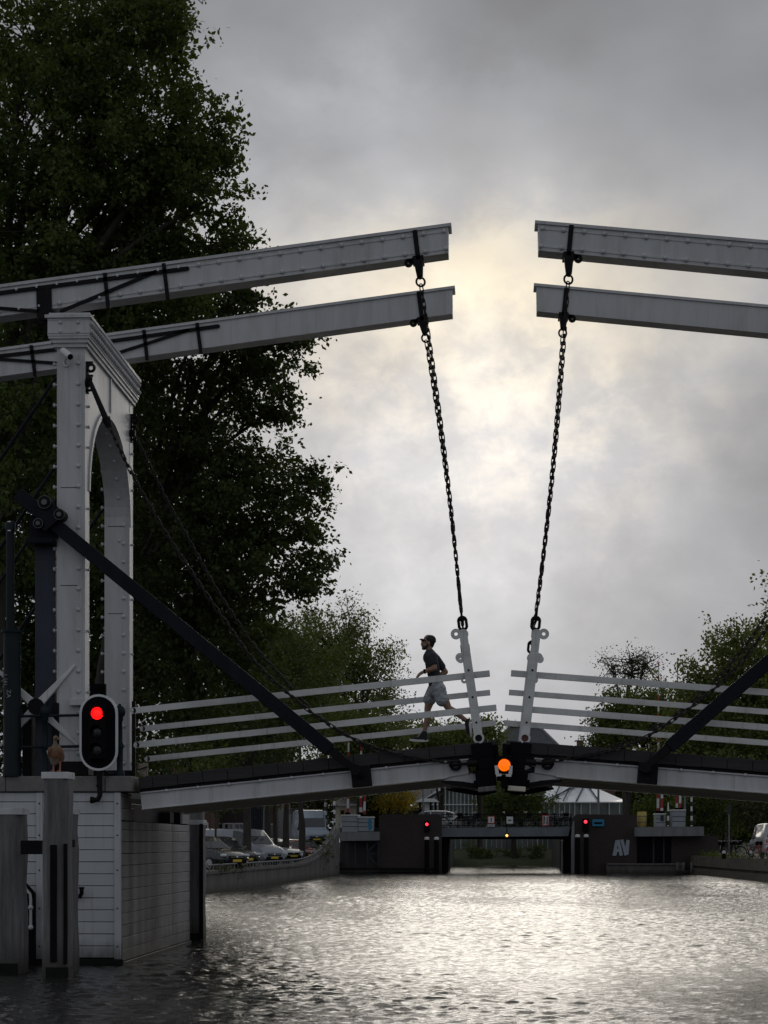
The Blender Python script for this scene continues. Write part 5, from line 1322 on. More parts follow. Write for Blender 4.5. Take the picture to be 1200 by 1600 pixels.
# cabinets
def cabinet(label, x0, x1, y0, y1, Y, panel=None):
    a, b = at(x0, y1, Y), at(x1, y0, Y)
    t = thing('equipment_cabinet', label, 'cabinet', ((a.x+b.x)/2, Y, a.z), 'grey cabinets beside the far bridge')
    m = MB(); m.box(a.x, b.x, Y, Y+1.5, a.z, b.z-0.08); m.build('body', M['cabinet'], t, 0.02)
    m = MB(); m.box(a.x-0.05, b.x+0.05, Y-0.05, Y+1.55, b.z-0.08, b.z); m.build('roof', M['white'], t, 0.02)
    m = MB()
    h = b.z-a.z
    for f in (0.3, 0.58): m.box(a.x+0.02, b.x-0.02, Y-0.012, Y-0.002, a.z+h*f, a.z+h*f+0.03)
    m.build('panel_joint', M['dark'], t)
    if panel:
        p0, p1 = at(panel[0], panel[3], Y-0.02), at(panel[1], panel[2], Y-0.02); m = MB(); m.box(p0.x, p1.x, Y-0.03, Y-0.013, p0.z, p1.z); m.build('door', M[panel[4]], t)
cabinet('broad grey cabinet on the left platform beside the ramp', 534, 560, 1273, 1300, 146.6)
cabinet('grey cabinet with a blue door on the left platform', 560, 583, 1276, 1299, 146.5, (576, 580.5, 1279, 1297, 'blue'))
cabinet('low grey cabinet under the left pair of booms on the right platform', 1024, 1040, 1271, 1292, 147, (1032, 1037, 1274, 1283, 'slate'))
cabinet('taller grey cabinet under the right pair of booms on the right platform', 1050, 1071, 1265, 1292, 147)
# barrier booms
def boom(label, px, ybot, ytop, Y, w0, w1, ph):
    b = at(px, ybot, Y); zt = az(ytop, Y)
    t = thing('barrier_boom', label, 'barrier boom', b, 'raised striped barrier booms')
    m = MB(); m.bar(b, V((b.x+0.05, Y, zt)), w0, 0.12, up=(0, 1, 0), w1=w1); o = m.build('boom', stripes('red_white_stripes', (0.40, 0.03, 0.04), (0.70, 0.70, 0.70), 1.26, phase=ph), t)
    m = MB(); m.box(b.x-0.16, b.x+0.16, Y-0.15, Y+0.15, b.z-0.15, b.z+0.12); m.cyl((b.x, Y-0.2, b.z), (b.x, Y+0.2, b.z), 0.13, 12); m.build('hinge', M['dark'], t)
boom('raised red and white boom, left of the left platform pair', 543.5, 1272, 1150, 150, 0.17, 0.10, 0.1)
boom('raised red and white boom standing tallest over the left cabinets', 563.5, 1272, 1150, 150, 0.18, 0.10, 0.55)
boom('slim raised red and white boom at the right end of the left cabinets', 569.5, 1275, 1190, 149, 0.15, 0.10, 0.25)
boom('raised red and white boom left of its twin, reaching above the right handrail', 1028, 1270, 1036, 150, 0.17, 0.08, 0.1)
boom('shorter red and white boom beside the lower right cabinet', 1034, 1270, 1170, 149.5, 0.17, 0.10, 0.6)
boom('raised red and white boom that ends highest above the right handrail', 1057.5, 1265, 1030, 150, 0.16, 0.08, 0.35)
boom('shorter red and white boom beside the taller right cabinet', 1062.5, 1265, 1170, 149.5, 0.16, 0.10, 0.85)
def bw_pole(label, px, ybot, ytop, Y, r):
    b = at(px, ybot, Y); zt = az(ytop, Y)
    t = thing('striped_pole', label, 'pole', b, 'black and white striped poles')
    m = MB(); m.cyl(b, V((b.x, Y, zt)), r, 10); m.build('shaft', M['bwpole'], t)
    m = MB(); m.cyl((b.x, Y, zt), (b.x, Y, zt+0.5), r*0.9, 10, r*0.4); m.build('tip', M['white'], t)
bw_pole('tall black and white striped pole right of the right cabinets', 1080.5, 1291, 1245, 146.8, 0.07)
bw_pole('short black and white striped pole between the right cabinets', 1044, 1291, 1266, 146.8, 0.075)
bw_pole('black and white striped pole left of the cream house', 509, 1300, 1250, 166, 0.10)
bw_pole('black and white striped pole at the corner of the cream house', 522.5, 1290, 1240, 160, 0.075)
# lamp posts
def lamp_post(label, px, ybot, ytop, Y, r, arm):
    b = at(px, ybot, Y); zt = az(ytop, Y)
    t = thing('lamp_post', label, 'lamp post', b, 'grey lamp posts by the far bridge')
    m = MB(); m.cyl(b, V((b.x, Y, zt)), r, 10, r*0.7); m.build('pole', M['slab'], t)
    m = MB(); m.tube([V((b.x, Y, zt)), V((b.x+arm*0.3, Y, zt+0.25)), V((b.x+arm, Y, zt+0.3))], 0.05, 8); m.ell((b.x+arm*1.15, Y, zt+0.27), (0.35, 0.14, 0.08), 10, 6); m.build('lamp_arm', M['slab'], t)
lamp_post('thick grey lamp post in front of the white tent roof', 935, 1276, 1195, 150, 0.085, 1.5)
lamp_post('thin grey lamp post by the kiosk on the far bridge', 661, 1275, 1215, 150, 0.06, -1.4)
lamp_post('grey pole behind the right cabinets', 1070, 1275, 1190, 152, 0.075, 1.0)
lamp_post('dark lamp post standing among the left quay trees', 412, 1345, 1215, 150, 0.06, 1.2)
# yellow barrel-like bin
b = at(1003, 1292, 148); k = 148/FPX
yb = thing('yellow_container', 'yellowed container with bands standing left of the booms', 'container', b)
m = MB(); m.lathe([(13*k/2, 0), (15*k/2, 0.2), (15*k/2, 0.8), (14*k/2, 1.0)], b, 14); m.build('body', M['yellow'], yb)
m = MB(); m.torus(b + V((0, 0, 0.3)), 7.4*k, 0.03, (1, 0, 0), (0, 1, 0), 16, 6); m.torus(b + V((0, 0, 0.7)), 7.4*k, 0.03, (1, 0, 0), (0, 1, 0), 16, 6); m.build('band', M['pile'], yb)

# ================================================================== buildings behind
M['glazing'] = surf('grey_white_glazing_bars', (0.48, 0.50, 0.50), 0.5, var=0.1)
M['hazeglass'] = surf('dusty_greenhouse_glass', (0.15, 0.17, 0.16), 0.2, var=0.45, scale=0.9, stretch=(1, 1, 0.35), spec=0.6)
gh = thing('glasshouse', 'glasshouse with white bars and pale tent like glass roofs beyond the far bridge', 'glasshouse', at(820, 1327, 205))
def gz(y): return az(y, 205)
Yg = 205.0
# long low glazed plinth seen under the far bridge
m = MB(); m.box(ax(660, Yg), ax(985, Yg), Yg+0.2, Yg+12, 1.3, gz(1275)); m.build('glass_wall', M['hazeglass'], gh)
m = MB(); m.box(ax(655, Yg), ax(990, Yg), Yg, Yg+0.3, gz(1330), gz(1327)); m.build('sill', M['white'], gh)
for px in list(range(664, 985, 8)):
    m = MB(); w = 0.04 if (px//8) % 5 else 0.10
    p = ax(px, Yg); m.box(p-w/2, p+w/2, Yg+0.05, Yg+0.19, gz(1327), gz(1275)); m.build('glazing_bar', M['glazing'], gh)
# left hall
m = MB(); m.extrude([V((ax(x, 204), 204, az(y, 204))) for x, y in ((668, 1275), (668, 1258), (697, 1229), (752, 1229), (752, 1275))], (0, 10, 0)); m.build('hall_wall', M['hazeglass'], gh)
for px in range(672, 752, 6):
    yt = 1230 if px > 697 else 1258 - (px-668)
    m = MB(); p = ax(px, 203.9); m.box(p-0.05, p+0.05, 203.86, 203.98, az(1275, 204), az(yt, 204)); m.build('glazing_bar', M['glazing'], gh)
m = MB(); m.box(ax(668, 203.8), ax(752, 203.8), 203.75, 203.85, az(1258, 204), az(1256.5, 204)); m.build('transom', M['white'], gh)
m = MB(); m.extrude([V((ax(x, 203.6), 203.6, az(y, 203.6))) for x, y in ((650, 1256), (693, 1232), (694, 1226.5), (664, 1247))], (0, 9, 0)); m.build('hall_roof', M['whiteroof'], gh)
m = MB(); m.extrude([V((ax(x, 203.5), 203.5, az(y, 203.5))) for x, y in ((696, 1229), (703, 1224), (745, 1224), (753, 1229))], (0, 9, 0)); m.build('hall_roof', M['whiteroof'], gh)
# right tent roof: folded facets leaning back
P = lambda x, y, Y: V((ax(x, Y), Y, az(y, Y)))
ridge = [P(852, 1210, 211), P(915, 1224, 209), P(972, 1249, 206)]
eave = [P(848, 1252.5, 203.6), P(900, 1253, 203.3), P(936, 1253, 203.5), P(976, 1253, 204)]
facets = [[eave[0], ridge[0], ridge[1]], [eave[0], ridge[1], eave[1]], [eave[1], ridge[1], eave[2]], [eave[2], ridge[1], ridge[2]], [eave[2], ridge[2], eave[3]]]
m = MB()
for f in facets: m.extrude(f, (0, 0.35, -0.12))
m.build('tent_roof', M['whiteroof'], gh)
for a, b in ((eave[0], ridge[1]), (eave[1], ridge[1]), (eave[2], ridge[1]), (eave[0]+V((0.5, 0, 0)), ridge[1]+V((0, 0, 0.4))), (P(864, 1252, 203.4), P(880, 1217, 209.5)), (P(880, 1252, 203.3), P(897, 1220, 209.2)), (eave[0], ridge[0])):
    m = MB(); m.bar(a + V((0, -0.12, 0.06)), b + V((0, -0.12, 0.06)), 0.10, 0.10, up=(0, 1, 0)); m.build('roof_rib', M['slate'], gh)
m = MB(); m.box(ax(845, 203.2), ax(980, 203.2), 203.1, 203.25, az(1254.5, 203), az(1252.8, 203)); m.build('gutter', M['white'], gh)
for px in (850, 858, 866, 874, 882, 890, 898, 908, 922, 936, 952, 968):
    m = MB(); p = ax(px, 203.3); m.box(p-0.05, p+0.05, 203.26, 203.36, az(1276, 203.3), az(1254, 203.3)); m.build('glazing_bar', M['glazing'], gh)
m = MB(); m.box(ax(846, 203.5), ax(980, 203.5), 203.4, 204, az(1278, 203.4), az(1254, 203.4)); m.build('glass_wall', M['hazeglass'], gh)
# big tiled house roof over the deck gap
th = thing('tiled_house', 'house with a slate grey hipped roof rising in the gap between the leaves', 'house', (at(820, HY, 232).x, 238, 2))
Yh = 230
rl, rr = P(797, 1135, Yh+8), P(843, 1136, Yh+8)
el, er = P(690, 1242, Yh), P(952, 1242, Yh); elb, erb = P(700, 1242, Yh+16), P(945, 1242, Yh+16)
m = MB(); m.add([el, er, rr, rl, elb, erb], [(0, 1, 2, 3), (4, 0, 3), (1, 5, 2), (5, 4, 3, 2)]); ro = m.build('roof', M['roof'], th)
m = MB(); m.bar(rl + V((0, -0.1, 0.05)), rr + V((0, -0.1, 0.05)), 0.3, 0.18); m.bar(el, rl, 0.25, 0.18); m.bar(er, rr, 0.25, 0.18); m.build('ridge_tiles', M['slab'], ro)
m = MB(); q = rl + V((-0.25, 0, 0)); m.cyl(q, q + V((0, 0, 0.9)), 0.05, 6, 0.02); m.ell(q + V((0, 0, 0.5)), 0.13, 8, 6); m.build('finial', M['slab'], ro)
m = MB(); m.box(el.x+0.8, er.x-0.8, Yh+1.2, Yh+15, 1.9, el.z-0.02); m.build('wall', M['redbrick'], th)
# chimney on a low roof behind the right deck
c = at(906.5, 1162, 215)
m = MB(); m.box(c.x-0.32, c.x+0.32, 215, 215.6, c.z-2.0, c.z+0.22); m.box(c.x-0.36, c.x+0.36, 214.95, 215.65, c.z+0.221, c.z+0.34)
lh = thing('low_house', 'low house whose chimney shows just above the right deck edge', 'house', (c.x, 218, 2)); m.build('chimney', M['redbrick'], lh)
m = MB(); m.extrude([V((c.x-3.5, 213, c.z-3.0)), V((c.x+3.5, 213, c.z-3.0)), V((c.x, 213, c.z-0.8))], (0, 8, 0)); m.build('roof', M['roof'], lh)
m = MB(); m.box(c.x-3.2, c.x+3.2, 213.3, 220.5, 1.9, c.z-3.02); m.build('wall', M['redbrick'], lh)
# dark sloping roof behind the yellow bush
dh = thing('dark_roofed_shed', 'building with a long dark slate roof behind the yellow blossom bush', 'building', at(650, 1300, 214))
m = MB(); m.add([P(585, 1252, 212), P(745, 1262, 212), P(730, 1205, 222), P(600, 1205, 222), P(590, 1252, 230), P(745, 1252, 230)], [(0, 1, 2, 3), (4, 0, 3), (1, 5, 2), (5, 4, 3, 2)]); m.build('roof', M['roof'], dh)
m = MB(); m.box(ax(592, 213), ax(738, 213), 213, 228, 1.9, az(1262, 213)); m.build('wall', M['brick'], dh)
# cream house left
ch = thing('cream_house', 'small cream rendered house with dark roof behind the left booms', 'house', at(545, 1300, 168))
Yc = 168
m = MB(); m.box(ax(521, Yc), ax(566, Yc), Yc, Yc+7, 2.4, az(1257, Yc)); m.build('wall', M['offwhite'], ch)
m = MB(); m.add([P(518, 1257, Yc-0.4), P(570, 1257, Yc-0.4), P(556, 1234, Yc+3.5), P(532, 1234, Yc+3.5), P(520, 1257, Yc+7.4), P(568, 1257, Yc+7.4)], [(0, 1, 2, 3), (4, 0, 3), (1, 5, 2), (5, 4, 3, 2)]); m.build('roof', M['roof'], ch)
m = MB(); m.box(ax(518, Yc), ax(570, Yc), Yc-0.45, Yc-0.3, az(1259, Yc), az(1256, Yc)); m.build('gutter', M['white'], ch)
m = MB(); m.box(ax(531, Yc), ax(539, Yc), Yc-0.06, Yc-0.005, az(1274, Yc), az(1265, Yc)); w_ = m.build('window', M['yellow'], ch)
m = MB(); m.box(ax(532.3, Yc), ax(537.7, Yc), Yc-0.08, Yc-0.061, az(1273, Yc), az(1266, Yc)); m.build('pane', M['glass'], w_)
# kiosk on the far bridge
kk = thing('kiosk', 'small open kiosk with pale roof on the far bridge road', 'kiosk', at(668, 1276, 160))
for px in (656, 661, 673, 680): 
    m = MB(); p = ax(px, 160); m.box(p-0.07, p+0.07, 160, 160.2, az(1280, 160), az(1252, 160)); m.build('post', M['dark'], kk)
m = MB(); m.extrude([P(648, 1253, 159.6), P(687, 1253, 159.6), P(679, 1247.5, 159.6), P(658, 1247.5, 159.6)], (0, 1.6, 0)); m.build('roof', M['white'], kk)
m = MB(); m.box(ax(663, 160), ax(672, 160), 160.1, 160.15, az(1274, 160), az(1253, 160)); m.build('panel', M['white'], kk)
# row houses far left behind the quay trees
for i, (x0, x1, mat_, lab) in enumerate(((270, 330, 'redbrick', 'red brick house front leftmost under the left deck'), (331, 385, 'brick', 'dark brick house front in the middle under the left deck'), (386, 440, 'redbrick', 'red brick house front behind the quay trunks'))):
    Yr = 188 + i*6
    t = thing('row_house', lab, 'house', (ax((x0+x1)/2, Yr), Yr, 1), 'brick houses behind the left quay')
    X0, X1 = ax(x0, Yr), ax(x1, Yr)-0.02
    m = MB(); m.box(X0, X1, Yr, Yr+9, 0.8, 12.0); m.build('wall', M[mat_], t)
    m = MB(); m.extrude([V((X0, Yr-0.2, 12.01)), V((X1, Yr-0.2, 12.01)), V(((X0+X1)/2, Yr-0.2, 15))], (0, 9, 0)); m.build('roof', M['roof'], t)
    for fz in (1.2, 4.6, 8.0):
        for fx in (0.2, 0.5, 0.8):
            xc = X0+(X1-X0)*fx
            m = MB(); m.box(xc-0.42, xc+0.42, Yr-0.05, Yr-0.004, fz+0.7, fz+2.5); w_ = m.build('window', M['white'], t)
            m = MB(); m.box(xc-0.34, xc-0.02, Yr-0.07, Yr-0.051, fz+0.78, fz+2.42); m.box(xc+0.02, xc+0.34, Yr-0.07, Yr-0.051, fz+0.78, fz+2.42); m.build('pane', M['glass'], w_)
t = thing('site_container', 'dark navy site container among the quay trees', 'container', at(402, 1310, 176))
m = MB(); m.box(ax(392, 176), ax(413, 176), 176, 178.5, 1.5, az(1253, 176)); m.build('body', M['navy'], t, 0.03)
m = MB()
for q in range(7): x = ax(394+q*3, 175.98); m.box(x-0.02, x+0.02, 175.96, 175.999, 1.6, az(1254, 176))
m.build('ribs', M['slate'], t)
t = thing('site_cabin', 'grey beige site cabin with panel joints behind the red car', 'cabin', at(455, 1310, 180))
m = MB(); m.box(ax(433, 180), ax(470, 180), 180, 183, 1.4, az(1263, 180)); m.build('body', M['stained'], t, 0.03)
m = MB()
for px in (445, 458): x = ax(px, 179.98); m.box(x-0.02, x+0.02, 179.97, 179.999, 1.5, az(1264, 180))
m.build('joints', M['dark'], t)
m = MB(); m.box(ax(449, 180), ax(455, 180), 179.93, 179.998, 1.5, az(1272, 180)); m.build('door', M['cabinet'], t)
# ================================================================== cars, bikes, small things on the banks
def carpaint(name, col): return surf(name, col, 0.25, var=0.05, scale=1.0, coat=0.6, dirt=(0.08, 0.075, 0.07), dirt_amt=0.15)

def car(name, label, cat, loc, rz, paint, kind, L, W, H, group='vehicles parked on the left quay', rear=False):
    """front towards local +x; stations: (x 0..1 from rear, z_low, z_belt, z_roof, half width factor, roof width factor)"""
    root = thing(name, label, cat, (0, 0, 0), group)
    if kind == 'hatch':
        st = [(0.0, .36, .60, .62, .80, .70), (.03, .20, .66, .70, .94, .76), (.10, .16, .66, .92, .98, .74), (.22, .15, .65, 1.0, 1, .74), (.45, .15, .63, 1.0, 1, .75), (.58, .15, .61, .96, 1, .75), (.74, .15, .59, .635, .99, .80), (.86, .15, .55, .575, .97, .78), (.95, .17, .47, .50, .90, .72), (1.0, .26, .36, .40, .78, .62)]
    elif kind == 'van':
        st = [(0.0, .30, .58, .90, .92, .80), (.01, .16, .58, .98, .97, .84), (.06, .14, .57, 1.0, 1, .86), (.30, .14, .56, 1.0, 1, .86), (.55, .14, .55, 1.0, 1, .86), (.68, .14, .54, .97, 1, .84), (.84, .14, .53, .58, .99, .84), (.92, .14, .50, .53, .97, .82), (.975, .15, .42, .46, .92, .78), (1.0, .20, .32, .36, .84, .70)]
    else:      # high van
        st = [(0.0, .24, .46, .92, .92, .84), (.01, .12, .46, .985, .97, .86), (.06, .11, .45, 1.0, 1, .86), (.30, .11, .45, 1.0, 1, .86), (.60, .11, .44, 1.0, 1, .86), (.70, .11, .44, .97, 1, .84), (.85, .11, .43, .50, .99, .84), (.93, .11, .41, .45, .97, .82), (.98, .12, .35, .39, .92, .78), (1.0, .16, .26, .30, .84, .70)]
    hw = W/2
    def sec(s):
        x, zl, zb, zr, f, rf = s; X = (x-0.5)*L; h = hw*f; r = hw*f*rf
        right = [(h*0.80, zl*H), (h*0.97, (zl+0.05)*H), (h, (zl+(zb-zl)*0.5)*H), (h*0.97, zb*H), (r*0.98, (zr-0.025)*H if zr-zb > .1 else zr*H-0.01), (r*0.80, zr*H)]
        pts = [(y, z) for y, z in right] + [(-y, z) for y, z in right[::-1]]
        return [V((X, y, z)) for y, z in pts]
    rows = [sec(s) for s in st]
    m = MB(); m.grid(rows, smooth=True, close=True)
    m.add(rows[0], [tuple(range(12))]); m.add(rows[-1], [tuple(range(12))])
    body = m.build('body', paint, root)
    # windows as thin panes just proud of the body
    def pane(nm, q, off):
        a = [V(p) for p in q]; n = (a[1]-a[0]).cross(a[3]-a[0]).normalized(); c = sum(a, V())/4
        if n.dot(c - V((0, 0, H*0.5))) < 0: n = -n
        s = [c + (p-c)*0.90 + n*off for p in a]
        mm = MB(); mm.extrude(s, n*0.012); return mm.build(nm, M['glass'], root)
    cab = [i for i in range(len(st)-1) if st[i][3]-st[i][2] > .2 and st[i+1][3]-st[i+1][2] > .2]
    for sd in (1, -1):
        a, b = (3, 4) if sd > 0 else (8, 7)
        for i in (cab if kind == 'hatch' else cab[-1:]):
            pane('side_window', [rows[i][a], rows[i+1][a], rows[i+1][b], rows[i][b]], 0.004)
        i = cab[-1]+1
        tri = [rows[i][a], rows[i+1][a]*0.75 + rows[i][a]*0.25, rows[i][b]*0.8+rows[i+1][b]*0.2, rows[i][b]]
        pane('side_window', tri, 0.006)
    i = cab[-1]+1
    pane('windscreen', [rows[i][4]*0.97+rows[i][5]*.03, rows[i+1][4], rows[i+1][7], rows[i][7]], 0.012)
    mm = MB()
    j = 0
    pane('rear_window', [rows[1][3]*0.5+rows[2][3]*0.5 + V((-.02, 0, .02)), rows[2][4], rows[2][7], rows[1][8]*0.5+rows[2][8]*0.5 + V((-.02, 0, .02))] if kind == 'hatch' else [rows[0][3] + V((-.0, 0, .06)), rows[0][4] + V((0, 0, -.03)), rows[0][7] + V((0, 0, -.03)), rows[0][8] + V((0, 0, .06))], 0.012)
    fx = L/2; zf = st[-1][1]*H
    # grille, bumper, plate, lights
    m = MB(); m.box(fx-0.09, fx+0.015, -hw*0.62, hw*0.62, zf-0.07, zf+0.10); m.build('bumper', M['rubber'], root, 0.02)
    m = MB(); m.box(fx-0.05, fx+0.02, -hw*0.5, hw*0.5, zf+0.12, zf+0.26); m.build('grille', M['dark'], root, 0.015)
    m = MB(); m.ell((fx+0.022, 0, zf+0.21), (0.01, 0.075, 0.055), 10, 6); m.box(fx+0.02, fx+0.028, -hw*0.45, -0.1, zf+0.20, zf+0.215); m.box(fx+0.02, fx+0.028, 0.1, hw*0.45, zf+0.20, zf+0.215); m.build('front_badge', M['chrome'], root)
    m = MB(); m.box(fx+0.016, fx+0.03, -0.26, 0.26, zf+0.0, zf+0.11); m.build('number_plate', M['plate'], root)
    m = MB(); m.box(-fx-0.02, -fx+0.005, -0.26, 0.26, H*0.40, H*0.40+0.11); m.build('number_plate', M['plate'], root)
    for sd in (1, -1):
        m = MB(); m.ell((fx-L*0.045, sd*hw*0.70, zf+0.26*1.05), (L*0.055, hw*0.17, 0.085), 12, 6, Matrix.Rotation(sd*0.55, 3, 'Z').to_3x3()); m.build('headlight', M['lens'], root)
        m = MB(); m.box(-fx-0.01, -fx+0.06, sd*hw*0.80-0.07, sd*hw*0.80+0.07, H*0.46, H*0.62 if kind == 'hatch' else H*0.55); m.build('tail_light', M['taillens'], root, 0.01)
        xm = (st[cab[-1]+1][0]+0.08-0.5)*L
        m = MB(); m.ell((xm, sd*(hw+0.08), st[5][2]*H+0.07), (0.06, 0.10, 0.075), 10, 6); m.build('wing_mirror', M['rubber'] if kind != 'hatch' else paint, root)
    wr = 0.32 if kind == 'hatch' else 0.35
    for xw in (-L*0.30, L*0.325):
        for sd in (1, -1):
            c = V((xw, sd*(hw-0.10), wr))
            m = MB(); m.torus(c, wr-0.075, 0.085, (1, 0, 0), (0, 0, 1), 22, 8); m.cyl(c + V((0, sd*-0.06, 0)), c + V((0, sd*0.105, 0)), wr-0.09, 18); t = m.build('wheel', M['tyre'], root)
            m = MB(); m.cyl(c + V((0, sd*0.10, 0)), c + V((0, sd*0.118, 0)), wr*0.62, 18)
            m.build('rim', M['rim'], t)
    root.location = loc; root.rotation_euler = (0, 0, rz)
    # parts were made round the origin
    for ch in root.children: ch.matrix_parent_inverse = Matrix.Identity(4)
    return root

def ground(px, Y): p = at(px, HY, Y); p.z = quay_z(Y) - 0.10; return p
CP = {k: carpaint('car_paint_'+k, c) for k, c in {'black': (0.012, 0.012, 0.015), 'grey': (0.30, 0.32, 0.35), 'white': (0.66, 0.67, 0.68), 'red': (0.22, 0.015, 0.018), 'dark': (0.03, 0.033, 0.038), 'silver': (0.42, 0.43, 0.44), 'paleblue': (0.30, 0.34, 0.40)}.items()}
def ground(px, X, z=0.74): Y = -X*FPX/(VPX-px); p = at(px, HY, Y); p.z = z; return p
car('parked_car', 'black parked car nearest the pier, half hidden by its post', 'car', ground(316, -12.6), math.radians(-40), CP['black'], 'hatch', 4.4, 1.82, 1.50)
car('parked_car', 'dark grey parked car between the black car and the grey van', 'car', ground(343, -12.9), math.radians(-44), CP['dark'], 'hatch', 4.3, 1.8, 1.52)
car('parked_van', 'pale grey delivery van with dark bumper behind the low quay rail', 'van', ground(377, -13.2), math.radians(-40), CP['grey'], 'van', 5.0, 1.95, 1.95)
car('parked_car', 'white parked car right of the grey van behind a tree trunk', 'car', ground(424, -13.2), math.radians(-46), CP['white'], 'hatch', 4.3, 1.8, 1.50)
car('parked_car', 'red parked car between the white car and the dark one', 'car', ground(456, -13.1), math.radians(-46), CP['red'], 'hatch', 4.0, 1.75, 1.46)
car('parked_car', 'dark parked car with chrome grille right of the red car', 'car', ground(473, -13.1), math.radians(-48), CP['dark'], 'hatch', 4.2, 1.8, 1.46)
car('parked_car', 'silver parked car at the foot of the ramp below the tall van', 'car', ground(484, -13.2, 0.85), math.radians(-48), CP['silver'], 'hatch', 4.2, 1.8, 1.50)
car('tall_van', 'tall pale blue silver van with a high roof on the ramp', 'van', ground(485, -13.0, 1.75), math.radians(-76), CP['paleblue'], 'high', 5.6, 2.05, 2.55)
rv = at(1207, HY, 128); rv.z = 1.06
car('parked_van', 'white van seen from behind at the right edge', 'van', rv, math.radians(94), CP['white'], 'van', 4.9, 1.95, 1.98, group='vehicles on the right bank')
fc = at(668, HY, 152); fc.z = az(1298, 152)-0.1
car('passing_car', 'silver car of which only the roof shows over the left far abutment', 'car', fc, math.pi, CP['silver'], 'hatch', 4.4, 1.8, 1.45, group='vehicles on the far bridge')

# ---------------------------------------------------------------- bicycles
def bicycle(label, loc, rz, frame_mat, group, crate=False):
    t = thing('bicycle', label, 'bicycle', (0, 0, 0), group)
    for x in (-0.53, 0.53):
        m = MB(); m.torus((x, 0, 0.34), 0.325, 0.02, (1, 0, 0), (0, 0, 1), 26, 6); w = m.build('wheel', M['tyre'], t)
        m = MB(); m.torus((x, 0, 0.34), 0.30, 0.008, (1, 0, 0), (0, 0, 1), 24, 5); m.cyl((x, -0.04, 0.34), (x, 0.04, 0.34), 0.025, 8)
        for i in range(10):
            q = math.pi*2*i/10; m.cyl((x, 0.015*(-1)**i, 0.34), (x+0.30*math.cos(q), 0, 0.34+0.30*math.sin(q)), 0.004, 4)
        m.build('rim', M['rim'], w)
        m = MB(); m.tube([V((x+0.355*math.cos(q), 0, 0.34+0.355*math.sin(q))) for q in [math.radians(20+140*i/10) for i in range(11)]], 0.022, 6); m.build('mudguard', frame_mat, t)
    m = MB()
    for a, b, r in (((-0.53, 0, .34), (-0.08, 0, .29), .014), ((-0.53, 0, .34), (-0.22, 0, .80), .012), ((-0.08, 0, .29), (-0.24, 0, .90), .018), ((-0.08, 0, .29), (0.36, 0, .72), .020), ((-0.20, 0, .72), (0.34, 0, .84), .018), ((0.32, 0, .96), (0.44, 0, .60), .020), ((0.44, 0, .60), (0.53, 0, .34), .014)): m.cyl(a, b, r, 7)
    m.build('frame', frame_mat, t)
    m = MB(); m.ell((-0.26, 0, 0.94), (0.14, 0.08, 0.04), 12, 6); m.build('saddle', M['rubber'], t)
    m = MB(); m.tube([(0.18, 0.28, 1.02), (0.30, 0.20, 1.05), (0.33, 0, 1.03), (0.30, -0.20, 1.05), (0.18, -0.28, 1.02)], 0.014, 7); m.cyl((0.33, 0, 1.03), (0.31, 0, 0.92), 0.015, 7); m.build('handlebar', M['chrome'], t)
    m = MB(); m.box(-0.80, -0.35, -0.07, 0.07, 0.73, 0.745); m.cyl((-0.75, .06, .74), (-0.53, .05, .36), .007, 5); m.cyl((-0.75, -.06, .74), (-0.53, -.05, .36), .007, 5); m.build('carrier', M['dark'], t)
    m = MB(); m.cyl((-0.08, -0.06, 0.29), (-0.08, -0.045, 0.29), 0.09, 14); m.cyl((-0.08, -0.1, 0.29), (0.02, -0.1, 0.16), 0.01, 5); m.cyl((-0.08, 0.1, 0.29), (-0.18, 0.1, 0.42), 0.01, 5); m.build('crank', M['dark'], t)
    if crate:
        m = MB(); m.box(0.36, 0.70, -0.2, 0.2, 0.76, 0.98); m.build('front_crate', M['dark'], t, 0.01)
    for ch in t.children: ch.matrix_parent_inverse = Matrix.Identity(4)
    t.location = loc; t.rotation_euler = (0, 0, rz)
    return t
bike0 = bicycle('black crate bicycle standing at the left end of the right bank row', at(1097, HY, 150) + V((0, 0, 1.06-ZC)), 0.5, M['iron'], 'bicycles on the right bank', True)
bl = MB()
for px, lab, rz in ((1112, 'bicycle leaning close behind the front crate bicycle', 1.0), (1124, 'bicycle parked left of the thin grey post', 1.2), (1140, 'bicycle parked right of the thin grey post', 0.9), (1152, 'bicycle beside the left flank of the white van', 1.1)):
    p = at(px, HY, 150); dup(bike0, (p.x, 150 + 0.8*math.sin(px), 1.06), rz, lab)
bb = bicycle('red bicycle in front of the white van at the right edge', at(1192, HY, 122) + V((0, 0, 1.06-ZC)), 0.35, M['red'], 'bicycles on the right bank')
dup(bike0, at(1172, HY, 126) + V((0, 0, 1.06-ZC)), 0.2, 'dark bicycle in front of the white van tailgate')
# bicycles chained along the far bridge railing
for px, lab in ((706, 'bicycle at the left end of the far bridge railing'), (735, 'bicycle left of the upright bar sign on the far bridge'), (781, 'bicycle between the bar sign and the dash sign on the far bridge'), (815, 'bicycle in the middle of the far bridge railing'), (838, 'bicycle left of the N sign on the far bridge'), (872, 'bicycle right of the N sign on the far bridge')):
    p = at(px, 1293.5, 148.3); dup(bike0, p, 0.1*math.sin(px), lab, 'bicycles along the far bridge railing')
# bicycles on the pier behind the railing
dup(bike0, (ax(38, 37.6), 37.6, 2.95), 0.25, 'bicycle behind the green column on the pier', 'bicycles on the pier')
dup(bike0, (ax(2, 37.2), 37.2, 2.95), 0.1, 'bicycle at the left edge behind the pier railing', 'bicycles on the pier')
